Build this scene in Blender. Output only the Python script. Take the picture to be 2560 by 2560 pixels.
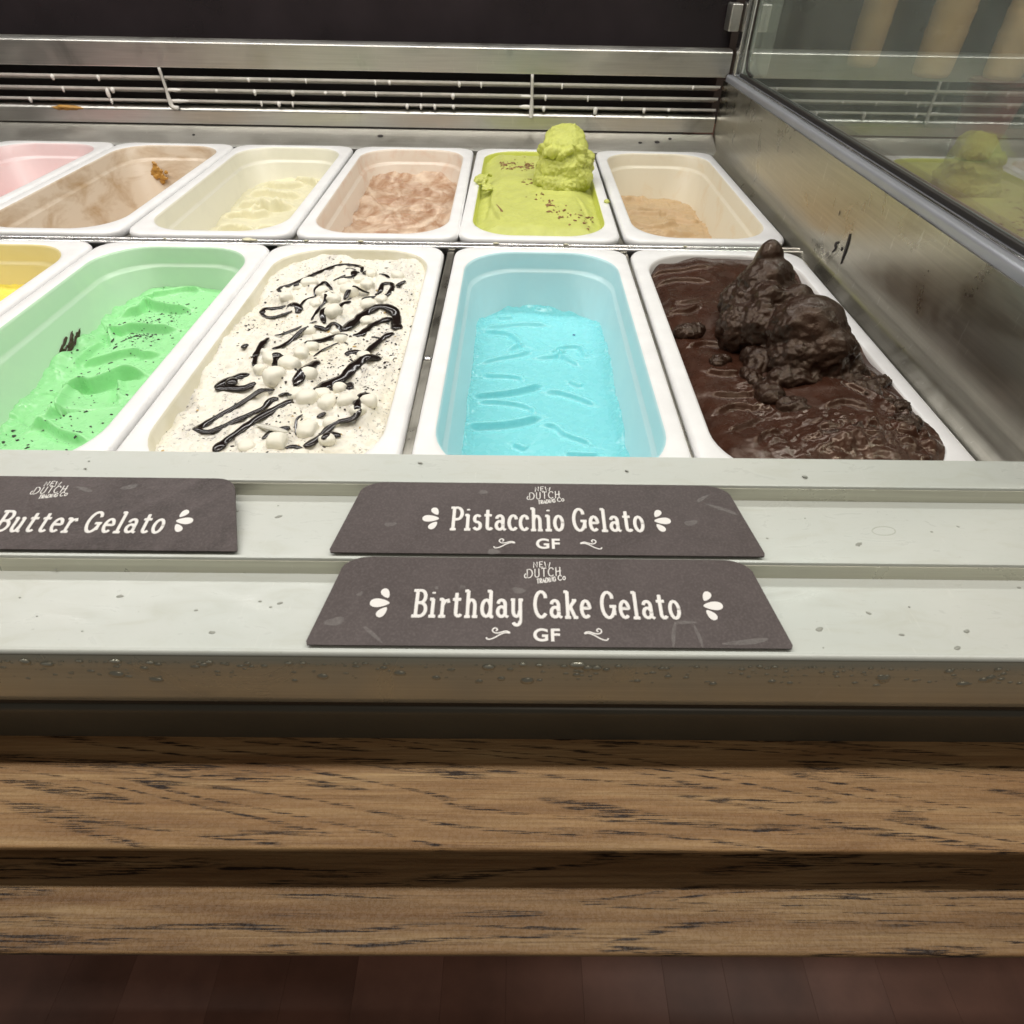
import bpy, bmesh, math, random
import numpy as np
from mathutils import Matrix, Vector
scene = bpy.context.scene
for o in list(bpy.data.objects): bpy.data.objects.remove(o)
COL = scene.collection
random.seed(7); RNG = np.random.default_rng(11)

# ------------------------------------------------------------------ camera
# metres; z = 0 is the plane of the pan rims, +Y runs into the case, the camera stands over the counter edge
CAM_H = 0.2241
PITCH, YAW, ROLL = 0.73906, 0.01515, -0.02095
def cam_axes(p, y, r):
    fwd = Vector((math.sin(y)*math.cos(p), math.cos(y)*math.cos(p), -math.sin(p)))
    right = Vector((math.cos(y), -math.sin(y), 0)); down = fwd.cross(right)
    return right*math.cos(r)+down*math.sin(r), down*math.cos(r)-right*math.sin(r), fwd
cr, cd, cf = cam_axes(PITCH, YAW, ROLL)
cam_d = bpy.data.cameras.new('camera'); cam = bpy.data.objects.new('camera', cam_d); COL.objects.link(cam)
cam.matrix_world = Matrix(((cr.x, -cd.x, -cf.x, 0), (cr.y, -cd.y, -cf.y, 0), (cr.z, -cd.z, -cf.z, CAM_H), (0, 0, 0, 1)))
cam_d.sensor_width = 36; cam_d.lens = 1573.45/2560*36; cam_d.shift_x = -20.78/2560
cam_d.clip_start = 0.01; cam_d.clip_end = 50
cam_d.dof.use_dof = True; cam_d.dof.focus_distance = 0.48; cam_d.dof.aperture_fstop = 20
scene.camera = cam
# ------------------------------------------------------------------ world and lamps
world = bpy.data.worlds.new('World'); scene.world = world; world.use_nodes = True
bg = world.node_tree.nodes['Background']; bg.inputs[0].default_value = (1.0, 0.93, 0.83, 1); bg.inputs[1].default_value = 0.11
def area(name, loc, target, sx, sy, watts, col):
    d = bpy.data.lights.new(name, 'AREA'); d.shape = 'RECTANGLE'; d.size = sx; d.size_y = sy; d.energy = watts; d.color = col
    o = bpy.data.objects.new(name, d); COL.objects.link(o); o.location = loc
    o.rotation_euler = (Vector(target)-Vector(loc)).to_track_quat('-Z', 'Y').to_euler(); return o
area('ceiling_strip_lamp', (-0.1, 0.345, 1.15), (-0.1, 0.42, 0), 2.6, 0.05, 18.0, (1.0, 0.95, 0.88))
area('case_strip_lamp', (-0.2, 0.90, 0.72), (-0.2, 0.56, 0), 1.9, 0.05, 6.3, (1.0, 0.98, 0.95))
area('room_fill', (0.45, -0.85, 1.6), (0.0, 0.25, 0), 1.0, 0.6, 3.6, (1.0, 0.86, 0.70))  # unseen fill, added to lift the shaded wood and front faces
scene.view_settings.view_transform = 'Standard'; scene.view_settings.look = 'None'
scene.view_settings.exposure = 0.0; scene.view_settings.gamma = 1.0
scene.view_settings.use_curve_mapping = False
scene.render.engine = 'CYCLES'
scene.cycles.max_bounces = 7; scene.cycles.diffuse_bounces = 3; scene.cycles.glossy_bounces = 4; scene.cycles.transparent_max_bounces = 8
scene.cycles.caustics_reflective = False; scene.cycles.caustics_refractive = False

# ------------------------------------------------------------------ helpers
def link(o, parent=None):
    COL.objects.link(o)
    if parent is not None: o.parent = parent
    return o
def tag(o, label=None, cat=None, group=None, kind=None):
    if label: o['label'] = label
    if cat: o['category'] = cat
    if group: o['group'] = group
    if kind: o['kind'] = kind
    return o
def empty(name, loc, label, cat, group=None):
    o = bpy.data.objects.new(name, None); o.empty_display_size = 0.02; o.location = loc; link(o)
    return tag(o, label, cat, group)
def mk(name, verts, faces, mats, parent=None, smooth=True, loc=None, fmat=None):
    """a mesh object; verts are world coordinates, moved into the parent's frame"""
    me = bpy.data.meshes.new(name)
    v = np.asarray(verts, dtype=float)
    off = np.array(loc if loc is not None else (0, 0, 0), dtype=float)
    v = v-off
    me.from_pydata(v.tolist(), [], [tuple(int(i) for i in f) for f in faces])
    if smooth: me.polygons.foreach_set('use_smooth', [True]*len(me.polygons))
    if not isinstance(mats, (list, tuple)): mats = [mats]
    for m in mats: me.materials.append(m)
    if fmat is not None: me.polygons.foreach_set('material_index', list(fmat))
    me.update()
    o = bpy.data.objects.new(name, me); link(o, parent)
    if parent is not None:
        pl = world_loc(parent); o.location = Vector(off)-pl
    else: o.location = off
    return o
def world_loc(o):
    l = Vector(o.location)
    while o.parent is not None: o = o.parent; l += Vector(o.location)
    return l
def box_vf(x0, x1, y0, y1, z0, z1, bev=0.0, segs=2):
    bm = bmesh.new(); bmesh.ops.create_cube(bm, size=1)
    for v in bm.verts:
        v.co = Vector(((x0+x1)/2+v.co.x*(x1-x0), (y0+y1)/2+v.co.y*(y1-y0), (z0+z1)/2+v.co.z*(z1-z0)))
    if bev > 0: bmesh.ops.bevel(bm, geom=bm.edges[:], offset=bev, segments=segs, affect='EDGES', profile=0.5)
    bm.verts.index_update()
    V = [tuple(v.co) for v in bm.verts]; F = [[v.index for v in f.verts] for f in bm.faces]; bm.free(); return V, F
def box(name, x0, x1, y0, y1, z0, z1, m, parent=None, bev=0.001):
    V, F = box_vf(x0, x1, y0, y1, z0, z1, bev)
    return flat_bevel(mk(name, V, F, m, parent, smooth=False))
def flat_bevel(o):
    me = o.data
    me.polygons.foreach_set('use_smooth', [True]*len(me.polygons))
    try: me.set_sharp_from_angle(angle=math.radians(50))
    except Exception: pass
    md = o.modifiers.new('wn', 'WEIGHTED_NORMAL'); md.keep_sharp = True; md.weight = 100
    return o
def extrude_x(name, prof, x0, x1, m, parent=None):
    """closed profile of (y,z) swept along X"""
    n = len(prof); V = [(x0, y, z) for y, z in prof]+[(x1, y, z) for y, z in prof]
    F = [(i, (i+1) % n, n+(i+1) % n, n+i) for i in range(n)]+[tuple(range(n-1, -1, -1)), tuple(range(n, 2*n))]
    o = mk(name, V, F, m, parent)
    return fixn(flat_bevel(o))
def extrude_y(name, prof, y0, y1, m, parent=None):
    n = len(prof); V = [(x, y0, z) for x, z in prof]+[(x, y1, z) for x, z in prof]
    F = [(i, (i+1) % n, n+(i+1) % n, n+i) for i in range(n)]+[tuple(range(n-1, -1, -1)), tuple(range(n, 2*n))]
    return fixn(flat_bevel(mk(name, V, F, m, parent)))
def fixn(o):
    bm = bmesh.new(); bm.from_mesh(o.data); bmesh.ops.recalc_face_normals(bm, faces=bm.faces[:]); bm.to_mesh(o.data); bm.free(); return o
def rounded(pts, r, n=4):
    """round the corners of a closed 2-D polygon"""
    out = []; k = len(pts)
    for i in range(k):
        p = Vector(pts[i]); a = Vector(pts[i-1])-p; b = Vector(pts[(i+1) % k])-p
        rr = r[i] if isinstance(r, (list, tuple)) else r
        rr = min(rr, a.length*.45, b.length*.45)
        if rr <= 0: out.append(tuple(p)); continue
        s = p+a.normalized()*rr; e = p+b.normalized()*rr
        for j in range(n+1):
            t = j/n; out.append(tuple(s*(1-t)**2+p*2*t*(1-t)+e*t*t))
    return out
def ico(sub=2):
    bm = bmesh.new(); bmesh.ops.create_icosphere(bm, subdivisions=sub, radius=1)
    V = np.array([tuple(v.co) for v in bm.verts]); F = [[v.index for v in f.verts] for f in bm.faces]; bm.free(); return V, F
ICO = {k: ico(k) for k in (1, 2, 3, 4)}
class MB:
    def __init__(s): s.v = []; s.f = []; s.n = 0
    def add(s, V, F):
        V = np.asarray(V, float); s.v.append(V); s.f += [[i+s.n for i in f] for f in F]; s.n += len(V)
    def build(s, name, m, parent=None, smooth=True, loc=None): return mk(name, np.concatenate(s.v), s.f, m, parent, smooth, loc)
# numpy noise
def _h(ix, iy, iz, seed):
    n = (ix.astype(np.int64)*374761393+iy.astype(np.int64)*668265263+iz.astype(np.int64)*2147483647+seed*1013904223) & 0xffffffff
    n = ((n ^ (n >> 13))*1274126177) & 0xffffffff; n = n ^ (n >> 16); return (n & 0xffff)/32767.5-1
def vnoise(x, y, z=None, seed=0):
    x = np.asarray(x, float); y = np.asarray(y, float); z = np.zeros_like(x) if z is None else np.asarray(z, float)
    ix, iy, iz = np.floor(x), np.floor(y), np.floor(z); fx, fy, fz = x-ix, y-iy, z-iz
    u, v, w = [t*t*t*(t*(t*6-15)+10) for t in (fx, fy, fz)]
    r = 0
    for a in (0, 1):
        for b in (0, 1):
            for c in (0, 1):
                r = r+_h(ix+a, iy+b, iz+c, seed)*(u if a else 1-u)*(v if b else 1-v)*(w if c else 1-w)
    return r
def fbm(x, y, z=None, o=4, seed=0, g=0.5):
    r = 0; a = 1; f = 1
    for i in range(o):
        r = r+a*vnoise(x*f, y*f, None if z is None else z*f, seed+i*17); a *= g; f *= 2.03
    return r
def smooth(e0, e1, x):
    t = np.clip((np.asarray(x, float)-e0)/(e1-e0), 0, 1); return t*t*(3-2*t)
def catmull(P, n=8):
    P = [np.array(p, float) for p in P]
    if len(P) == 2: return [P[0]*(1-t)+P[1]*t for t in np.linspace(0, 1, n)]
    Q = [2*P[0]-P[1]]+P+[2*P[-1]-P[-2]]; out = []
    for i in range(1, len(Q)-2):
        for t in np.linspace(0, 1, n, endpoint=False):
            a, b, c, d = Q[i-1:i+3]
            out.append(.5*((2*b)+(c-a)*t+(2*a-5*b+4*c-d)*t*t+(3*b-a-3*c+d)*t**3))
    out.append(P[-1]); return out
def tube_vf(P, R, seg=8, up=(0, 0, 1), flat=1.0):
    """tube along 3-D points with radius list R; cross-section squashed by flat along `up`"""
    P = [np.array(p, float) for p in P]; n = len(P); up = np.array(up, float); V = []; F = []
    for i in range(n):
        t = P[min(i+1, n-1)]-P[max(i-1, 0)]; t /= (np.linalg.norm(t)+1e-12)
        s = np.cross(t, up); s /= (np.linalg.norm(s)+1e-12); u = np.cross(s, t)
        for k in range(seg):
            a = 2*math.pi*k/seg; V.append(P[i]+R[i]*(math.cos(a)*s+math.sin(a)*u*flat))
    for i in range(n-1):
        for k in range(seg): F.append((i*seg+k, i*seg+(k+1) % seg, (i+1)*seg+(k+1) % seg, (i+1)*seg+k))
    F.append(tuple(range(seg-1, -1, -1))); F.append(tuple((n-1)*seg+k for k in range(seg)))
    return V, F

# ------------------------------------------------------------------ materials
def nt(name):
    m = bpy.data.materials.new(name); m.use_nodes = True; t = m.node_tree
    return m, t, t.nodes['Principled BSDF']
def nn(t, kind, **kw):
    n = t.nodes.new(kind)
    for k, v in kw.items():
        if k in n.inputs: n.inputs[k].default_value = v
        else: setattr(n, k, v)
    return n
def mapped(t, scale, rot=(0, 0, 0)):
    c = t.nodes.new('ShaderNodeTexCoord'); m = t.nodes.new('ShaderNodeMapping'); m.inputs['Scale'].default_value = scale; m.inputs['Rotation'].default_value = rot
    t.links.new(c.outputs['Object'], m.inputs['Vector']); return m.outputs['Vector']
def noise(t, vec, scale, detail=4, rough=.55, dist=0):
    n = nn(t, 'ShaderNodeTexNoise', Scale=scale, Detail=detail, Roughness=rough, Distortion=dist); t.links.new(vec, n.inputs['Vector']); return n.outputs['Fac']
def ramp(t, fac, stops):
    r = t.nodes.new('ShaderNodeValToRGB'); e = r.color_ramp.elements
    while len(e) < len(stops): e.new(.5)
    for k, (p, c) in enumerate(stops):
        e[k].position = p; e[k].color = (c if len(c) == 4 else (*c, 1)) if isinstance(c, (tuple, list)) else (c, c, c, 1)
    t.links.new(fac, r.inputs['Fac']); return r.outputs['Color']
def mixc(t, fac, a, b, mode='MIX'):
    m = t.nodes.new('ShaderNodeMix'); m.data_type = 'RGBA'; m.blend_type = mode
    for s, v in ((m.inputs[0], fac), (m.inputs[6], a), (m.inputs[7], b)):
        if isinstance(v, (int, float)): s.default_value = v
        elif isinstance(v, (tuple, list)): s.default_value = (*v, 1) if len(v) == 3 else v
        else: t.links.new(v, s)
    return m.outputs[2]
def bump(t, b, h, strength, dist=.001):
    n = nn(t, 'ShaderNodeBump', Strength=strength, Distance=dist); t.links.new(h, n.inputs['Height'])
    prev = b.inputs['Normal']
    if prev.is_linked: t.links.new(prev.links[0].from_socket, n.inputs['Normal'])
    t.links.new(n.outputs['Normal'], b.inputs['Normal'])
def plain(name, col, rough=.5, metal=0, var=.12, vscale=60, bstr=.1, bscale=400, bdist=.0005, sss=0, sssr=(.004, .003, .002), spec=.5, coat=0):
    m, t, b = nt(name); v = mapped(t, (1, 1, 1))
    f = noise(t, v, vscale, 5)
    c = ramp(t, f, [(.25, tuple(x*(1-var) for x in col)), (.75, tuple(min(1, x*(1+var*.6)) for x in col))])
    t.links.new(c, b.inputs['Base Color'])
    b.inputs['Roughness'].default_value = rough; b.inputs['Metallic'].default_value = metal; b.inputs['Specular IOR Level'].default_value = spec
    b.inputs['Coat Weight'].default_value = coat
    if False: b.inputs['Subsurface Weight'].default_value = sss; b.inputs['Subsurface Radius'].default_value = (1, .8, .6); b.inputs['Subsurface Scale'].default_value = .004
    if bstr: bump(t, b, noise(t, v, bscale, 4), bstr, bdist)
    return m
M = {}
M['pan'] = plain('pan_white_plastic', (.88, .88, .88), .28, var=.075, vscale=45, bstr=.04, bscale=250)
def film(name, col, col2=None, thr=.55, scale=28, stretch=(1, 1, 1), rough=.3, bstr=.06):
    m, t, b = nt(name); v = mapped(t, stretch); f = noise(t, v, scale, 6, .62, .4)
    if col2 is None: col2 = tuple(x*.93 for x in col)
    c = ramp(t, f, [(thr-.1, col), (thr+.16, col2)]); t.links.new(c, b.inputs['Base Color']); b.inputs['Roughness'].default_value = rough
    bump(t, b, noise(t, v, 300, 3), bstr, .0004); return m
def gel(name, col, rough=.34, var=.1, sss=.25, bstr=.22, spec=.45, coat=.0, bscale=240):
    m, t, b = nt(name); v = mapped(t, (1, 1, 1)); f = noise(t, v, 45, 5, .6, .6)
    c = ramp(t, f, [(.3, tuple(x*(1-var) for x in col)), (.72, tuple(min(1, x*(1+var*.5)) for x in col))])
    t.links.new(c, b.inputs['Base Color'])
    r = ramp(t, noise(t, v, 120, 4), [(.3, rough-.08), (.7, rough+.14)]); t.links.new(r, b.inputs['Roughness'])
    b.inputs['Specular IOR Level'].default_value = spec; b.inputs['Coat Weight'].default_value = coat; b.inputs['Coat Roughness'].default_value = .12
    if sss: b.inputs['Subsurface Weight'].default_value = sss; b.inputs['Subsurface Radius'].default_value = (1, .9, .7); b.inputs['Subsurface Scale'].default_value = .003
    bump(t, b, noise(t, v, bscale, 5, .6), bstr, .0009); bump(t, b, noise(t, v, 900, 3), bstr*.5, .0004)
    return m
def steel(name, col=(.55, .54, .50), rough=.3, stretch=(3, 120, 120), smear=.3):
    m, t, b = nt(name); v = mapped(t, stretch); f = noise(t, v, 4, 5, .6)
    w = mapped(t, (1, 1, 1)); g = noise(t, w, 14, 6, .65, .8)
    c = mixc(t, ramp(t, g, [(.42, 0), (.75, smear)]), ramp(t, f, [(.2, tuple(x*.85 for x in col)), (.8, tuple(min(1, x*1.12) for x in col))]), (.62, .60, .55))
    t.links.new(c, b.inputs['Base Color']); b.inputs['Metallic'].default_value = 1
    r = ramp(t, g, [(.3, rough-.04), (.75, rough+.2)]); t.links.new(r, b.inputs['Roughness'])
    sc1 = noise(t, mapped(t, (40, 40, 7), (.5, .2, .3)), 6, 3, .6); sc2 = noise(t, w, 90, 4, .7)
    c2 = mixc(t, ramp(t, sc1, [(.66, 0), (.70, smear*.8)]), c, (.72, .71, .66)); c2 = mixc(t, ramp(t, sc2, [(.68, 0), (.74, smear)]), c2, (.70, .69, .63)); c2 = mixc(t, ramp(t, g, [(.22, smear*.9), (.42, 0)]), c2, (.20, .19, .155)); t.links.new(c2, b.inputs['Base Color'])
    bump(t, b, f, .06, .0003); return m
M['steel'] = steel('brushed_steel_back', (.62, .61, .57), .33, smear=.5)
M['steel_ledge'] = steel('steel_ledge', (.47, .46, .43), .36, smear=.45)
M['steel_side'] = steel('brushed_steel_side', (.50, .475, .40), .26, (120, 3, 120), .5)
M['steel_bright'] = steel('polished_steel', (.68, .67, .66), .16, (3, 200, 200), .12)
M['rail_steel'] = plain('anodised_rail', (.40, .41, .45), .3, .35, var=.1, vscale=20, bstr=.03)
def make_paint():
    m, t, b = nt('pale_painted_aluminium'); v = mapped(t, (1, 1, 1))
    f = noise(t, v, 9, 4); sm = noise(t, mapped(t, (1, 3, 3)), 30, 7, .7, 1.2); sp = noise(t, mapped(t, (1, 1.6, 1.6)), 330, 2, .5)
    c = ramp(t, f, [(.3, (.515, .550, .510)), (.7, (.565, .58, .535))])
    c = mixc(t, ramp(t, sm, [(.52, 0), (.78, .5)]), c, (.44, .45, .37))
    c = mixc(t, ramp(t, sp, [(.75, 0), (.78, .4)]), c, (.30, .31, .26))
    t.links.new(c, b.inputs['Base Color'])
    scr = noise(t, mapped(t, (18, 260, 260), (0, 0, .5)), 3, 3, .6); scr2 = noise(t, mapped(t, (260, 14, 260), (0, 0, .3)), 3, 3, .6)
    c = mixc(t, ramp(t, scr, [(.66, 0), (.70, .3)]), c, (.42, .43, .37)); c = mixc(t, ramp(t, scr2, [(.68, 0), (.71, .25)]), c, (.68, .69, .64))
    t.links.new(c, b.inputs['Base Color'])
    t.links.new(ramp(t, sm, [(.3, .22), (.75, .48)]), b.inputs['Roughness'])
    bump(t, b, noise(t, v, 500, 3), .05, .0003); return m
M['paint'] = make_paint()
M['trim'] = steel('warm_trim_steel', (.58, .575, .48), .26, (2, 160, 160), .2); M['trim'].node_tree.nodes['Principled BSDF'].inputs['Metallic'].default_value = .5
M['frost'] = plain('frosted_slat', (.60, .58, .54), .5, var=.25, vscale=50, bstr=.3, bscale=300)
M['ice'] = plain('milky_ice', (.78, .76, .72), .25, var=.1, sss=.2)
M['void'] = plain('dark_recess', (.030, .022, .022), .6, var=.3, bstr=0)
M['black_panel'] = plain('black_gloss_panel', (.020, .015, .017), .18, var=.4, vscale=10, bstr=.03, bscale=60)
M['gasket'] = plain('dark_gasket', (.022, .018, .015), .55, bstr=0)
M['rail_dark'] = plain('grey_base_rail', (.085, .08, .062), .33, var=.15, vscale=20)
def make_oak(name, seed, tone=1.0, slope=6.5):
    m, t, b = nt(name)
    base = mapped(t, (1.4, 26, 26)); base.node.inputs['Location'].default_value = (seed*1.7, seed, 0)
    g1 = noise(t, base, 5, 7, .62, .5)
    fine = mapped(t, (9, 420, 300)); fine.node.inputs['Location'].default_value = (seed*3.1, seed*2, 0); g2 = noise(t, fine, 2.2, 4, .6)
    c = ramp(t, g1, [(.25, (.145*tone, .066*tone, .024*tone)), (.5, (.29*tone, .172*tone, .078*tone)), (.75, (.415*tone, .282*tone, .142*tone))])
    c = mixc(t, ramp(t, g2, [(.40, .5), (.60, 0)]), c, (.17*tone, .10*tone, .045*tone))
    pr_ = mapped(t, (1, 1, 1), (0, 0, math.radians(slope))); pmn = t.nodes.new('ShaderNodeMapping'); pmn.inputs['Scale'].default_value = (2.4, 40, 20); pmn.inputs['Location'].default_value = (seed*5, seed*2, 0); t.links.new(pr_, pmn.inputs['Vector']); pm = pmn.outputs['Vector']
    band = noise(t, pm, 1.0, 2, .5, .25)
    dd = nn(t, 'ShaderNodeMath', operation='SUBTRACT'); t.links.new(band, dd.inputs[0]); dd.inputs[1].default_value = .5
    ab = nn(t, 'ShaderNodeMath', operation='ABSOLUTE'); t.links.new(dd.outputs[0], ab.inputs[0])
    m2 = nn(t, 'ShaderNodeMath', operation='PINGPONG'); t.links.new(band, m2.inputs[0]); m2.inputs[1].default_value = .045
    pp = mapped(t, (42, 1500, 300)); pp.node.inputs['Location'].default_value = (seed*9, 1, 0); pores = noise(t, pp, 1.2, 3, .6, .2)
    mm = nn(t, 'ShaderNodeMath', operation='MULTIPLY'); t.links.new(ramp(t, m2.outputs[0], [(0, 1), (.009, 1), (.015, 0)]), mm.inputs[0]); t.links.new(ramp(t, pores, [(.50, 0), (.54, 1)]), mm.inputs[1])
    fl_ = mapped(t, (22, 1500, 300)); fine2 = noise(t, fl_, 1.2, 3, .6); c = mixc(t, ramp(t, fine2, [(.57, 0), (.63, .6)]), c, (.13*tone, .07*tone, .03*tone))
    c = mixc(t, mm.outputs[0], c, (.024, .013, .008)); t.links.new(c, b.inputs['Base Color'])
    b.inputs['Roughness'].default_value = .46; b.inputs['Specular IOR Level'].default_value = .28
    vo = nn(t, 'ShaderNodeTexVoronoi', feature='DISTANCE_TO_EDGE', Scale=300, Randomness=1.0); wob = mapped(t, (1.3, 1, 1)); wn_ = nn(t, 'ShaderNodeTexNoise', Scale=500, Detail=3); t.links.new(wob, wn_.inputs['Vector']); wa = nn(t, 'ShaderNodeVectorMath', operation='MULTIPLY_ADD'); t.links.new(wn_.outputs['Color'], wa.inputs[0]); wa.inputs[1].default_value = (.006, .006, .006); t.links.new(wob, wa.inputs[2]); t.links.new(wa.outputs[0], vo.inputs['Vector'])
    cr_ = ramp(t, vo.outputs['Distance'], [(0, 0), (.09, 1)])
    bump(t, b, cr_, .3, .0006); bump(t, b, mm.outputs[0], -.5, .0006); bump(t, b, noise(t, mapped(t, (200, 700, 500)), 1.5, 4), .35, .0005)
    return m
M['oak1'] = make_oak('worn_oak_upper', 1.0, 1.22); M['oak2'] = make_oak('worn_oak_lower', 4.3, .92, -1.5)  # lower plank coloured darker to stand in for light falling off
M['floor2'] = plain('dark_floor_board_warm', (.24, .115, .08), .45, var=.4, vscale=7, bstr=.1, bscale=80)
M['floor'] = plain('dark_floor_board', (.29, .145, .105), .45, var=.4, vscale=9, bstr=.1, bscale=80)
def make_tagmat(name, sc, lo, hi, wr):
    m, t, b = nt(name); v = mapped(t, (1, 1, 1)); f = noise(t, v, sc, 7, .7, 1.0); g = noise(t, v, 900, 2)
    c = ramp(t, f, [(lo, (.056-.02*wr, .042-.016*wr, .040-.016*wr)), (hi, (.090, .071, .069))]); c = mixc(t, ramp(t, g, [(.45, 0), (.7, .35)]), c, (.15, .125, .12))
    t.links.new(c, b.inputs['Base Color']); b.inputs['Roughness'].default_value = .45; b.inputs['Specular IOR Level'].default_value = .3
    bump(t, b, noise(t, v, 1100, 3), .15, .0003)
    if wr: bump(t, b, noise(t, v, 60, 5, .6, 1.5), .5, .002)
    return m
M['tag'] = make_tagmat('tag_brown_vinyl', 26, .30, .75, 0); M['tag_worn'] = make_tagmat('tag_worn_vinyl', 17, .40, .62, .5); M['ink'] = plain('white_print', (.82, .80, .77), .45, var=.06, bstr=0)
M['choc'] = gel('chocolate_gelato', (.048, .019, .0115), .24, .3, 0, .12, .38, .08)
M['choc_chunk'] = gel('dark_brownie_chunk', (.028, .0125, .0075), .31, .4, 0, .75, .38, .08, 300)
for k_ in ('choc', 'choc_chunk'): M[k_].node_tree.nodes['Principled BSDF'].inputs['Specular Tint'].default_value = (1, .78, .6, 1)
M['sauce'] = plain('chocolate_sauce', (.012, .007, .006), .14, var=.2, bstr=.08, bscale=200, spec=.6)
M['crumb'] = plain('cookie_crumb', (.028, .022, .02), .6, var=.4)
M['marsh'] = plain('marshmallow', (.86, .83, .72), .55, var=.05, sss=.3, bstr=.1, bscale=200)
M['bw'] = gel('cream_gelato_speckled', (.84, .81, .72), .36, .05, .3, .5, .4)
def streak_bw():
    t = M['bw'].node_tree; b = t.nodes['Principled BSDF']; src = b.inputs['Base Color'].links[0].from_socket
    f = noise(t, mapped(t, (1, .7, 1)), 34, 5, .65, 1.2); g = noise(t, mapped(t, (1, 1, 1)), 420, 3, .6)
    c = mixc(t, ramp(t, f, [(.54, 0), (.70, .5)]), src, (.50, .47, .46)); k_ = nn(t, 'ShaderNodeMath', operation='MULTIPLY'); t.links.new(ramp(t, g, [(.58, 0), (.64, .8)]), k_.inputs[0]); t.links.new(ramp(t, f, [(.45, .1), (.62, 1)]), k_.inputs[1])
    c = mixc(t, k_.outputs[0], c, (.10, .085, .08)); y = noise(t, mapped(t, (1, 1, 1)), 16, 3); c = mixc(t, ramp(t, y, [(.5, 0), (.75, .35)]), c, (.80, .72, .48)); t.links.new(c, b.inputs['Base Color'])
streak_bw()
M['cyan'] = gel('sky_blue_gelato', (.25, .70, .75), .24, .03, .25, .06, .5)
M['mint'] = gel('mint_gelato', (.34, .75, .35), .27, .05, .25, .08, .5)
M['pist'] = gel('pistachio_gelato', (.57, .60, .165), .42, .10, .2, .3, .35)
M['pist_rough'] = gel('pistachio_scoop_rough', (.57, .60, .150), .5, .2, .15, .8, .3, 0, 190)
M['cream'] = gel('lemon_cream_gelato', (.74, .705, .50), .38, .06, .25, .2, .4)
M['hazel0'] = gel('hazelnut_gelato', (.60, .395, .275), .36, .25, .2, .3, .4)
M['beige'] = gel('beige_gelato', (.62, .45, .265), .38, .1, .2, .25, .4)
M['yellow'] = gel('yellow_gelato', (.85, .72, .12), .35, .06, .2, .2)
M['pink'] = gel('pink_gelato', (.82, .40, .36), .35, .1, .2, .2)
def two_tone(name, a, b_):
    m = gel(name, a, .36, .1, .2, .25, .4); t = m.node_tree; b = t.nodes['Principled BSDF']
    f = noise(t, mapped(t, (1, .55, 1)), 24, 4, .55, 2.6); t.links.new(ramp(t, f, [(.38, a), (.52, tuple((x+y)/2 for x, y in zip(a, b_))), (.66, b_)]), b.inputs['Base Color']); return m
M['hazel'] = two_tone('hazelnut_swirl', (.40, .235, .14), (.70, .56, .43))
M['nut'] = plain('chopped_nut', (.26, .13, .055), .6, var=.4)
M['caramel'] = plain('caramel_residue', (.50, .27, .06), .3, var=.3)
M['wafer'] = plain('wafer', (.66, .44, .22), .6, var=.15, vscale=40)
M['red'] = plain('dark_red', (.22, .02, .02), .5)
M['wall'] = plain('dark_wall', (.035, .024, .018), .6, var=.4, vscale=6, bstr=0)
def make_glass():
    m = bpy.data.materials.new('hazed_glass'); m.use_nodes = True; t = m.node_tree; t.nodes.clear()
    out = t.nodes.new('ShaderNodeOutputMaterial'); mx = t.nodes.new('ShaderNodeMixShader'); tr = t.nodes.new('ShaderNodeBsdfTransparent'); gl = t.nodes.new('ShaderNodeBsdfGlossy')
    tr.inputs[0].default_value = (.86, .91, .87, 1); gl.inputs['Roughness'].default_value = .004; gl.inputs[0].default_value = (.96, 1, .97, 1)
    lw = nn(t, 'ShaderNodeLayerWeight', Blend=.5); pw = nn(t, 'ShaderNodeMath', operation='POWER'); t.links.new(lw.outputs['Facing'], pw.inputs[0]); pw.inputs[1].default_value = 2.6
    ma = nn(t, 'ShaderNodeMath', operation='MULTIPLY_ADD'); t.links.new(pw.outputs[0], ma.inputs[0]); ma.inputs[1].default_value = .94; ma.inputs[2].default_value = .05
    t.links.new(ma.outputs[0], mx.inputs[0]); df = t.nodes.new('ShaderNodeBsdfDiffuse'); df.inputs[0].default_value = (.62, .66, .60, 1); m3 = t.nodes.new('ShaderNodeMixShader'); sm = noise(t, mapped(t, (1, 1, 1)), 9, 5, .6, .6); t.links.new(ramp(t, sm, [(.3, .07), (.75, .22)]), m3.inputs[0]); t.links.new(tr.outputs[0], m3.inputs[1]); t.links.new(df.outputs[0], m3.inputs[2]); tr = m3  # patchy diffuse haze mixed in so the pane looks paler
    t.links.new(tr.outputs[0], mx.inputs[1]); t.links.new(gl.outputs[0], mx.inputs[2]); t.links.new(mx.outputs[0], out.inputs[0]); return m
M['glass'] = make_glass()
def make_veil(name, col, a):
    m = bpy.data.materials.new(name); m.use_nodes = True; t = m.node_tree; b = t.nodes['Principled BSDF']
    b.inputs['Base Color'].default_value = (*col, 1); b.inputs['Roughness'].default_value = .3
    f = noise(t, mapped(t, (1, 1, 1)), 260, 4, .6); t.links.new(ramp(t, f, [(.3, a*.35), (.7, a)]), b.inputs['Alpha']); return m
M['veil'] = make_veil('dried_water_film', (.75, .74, .70), .13)

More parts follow.
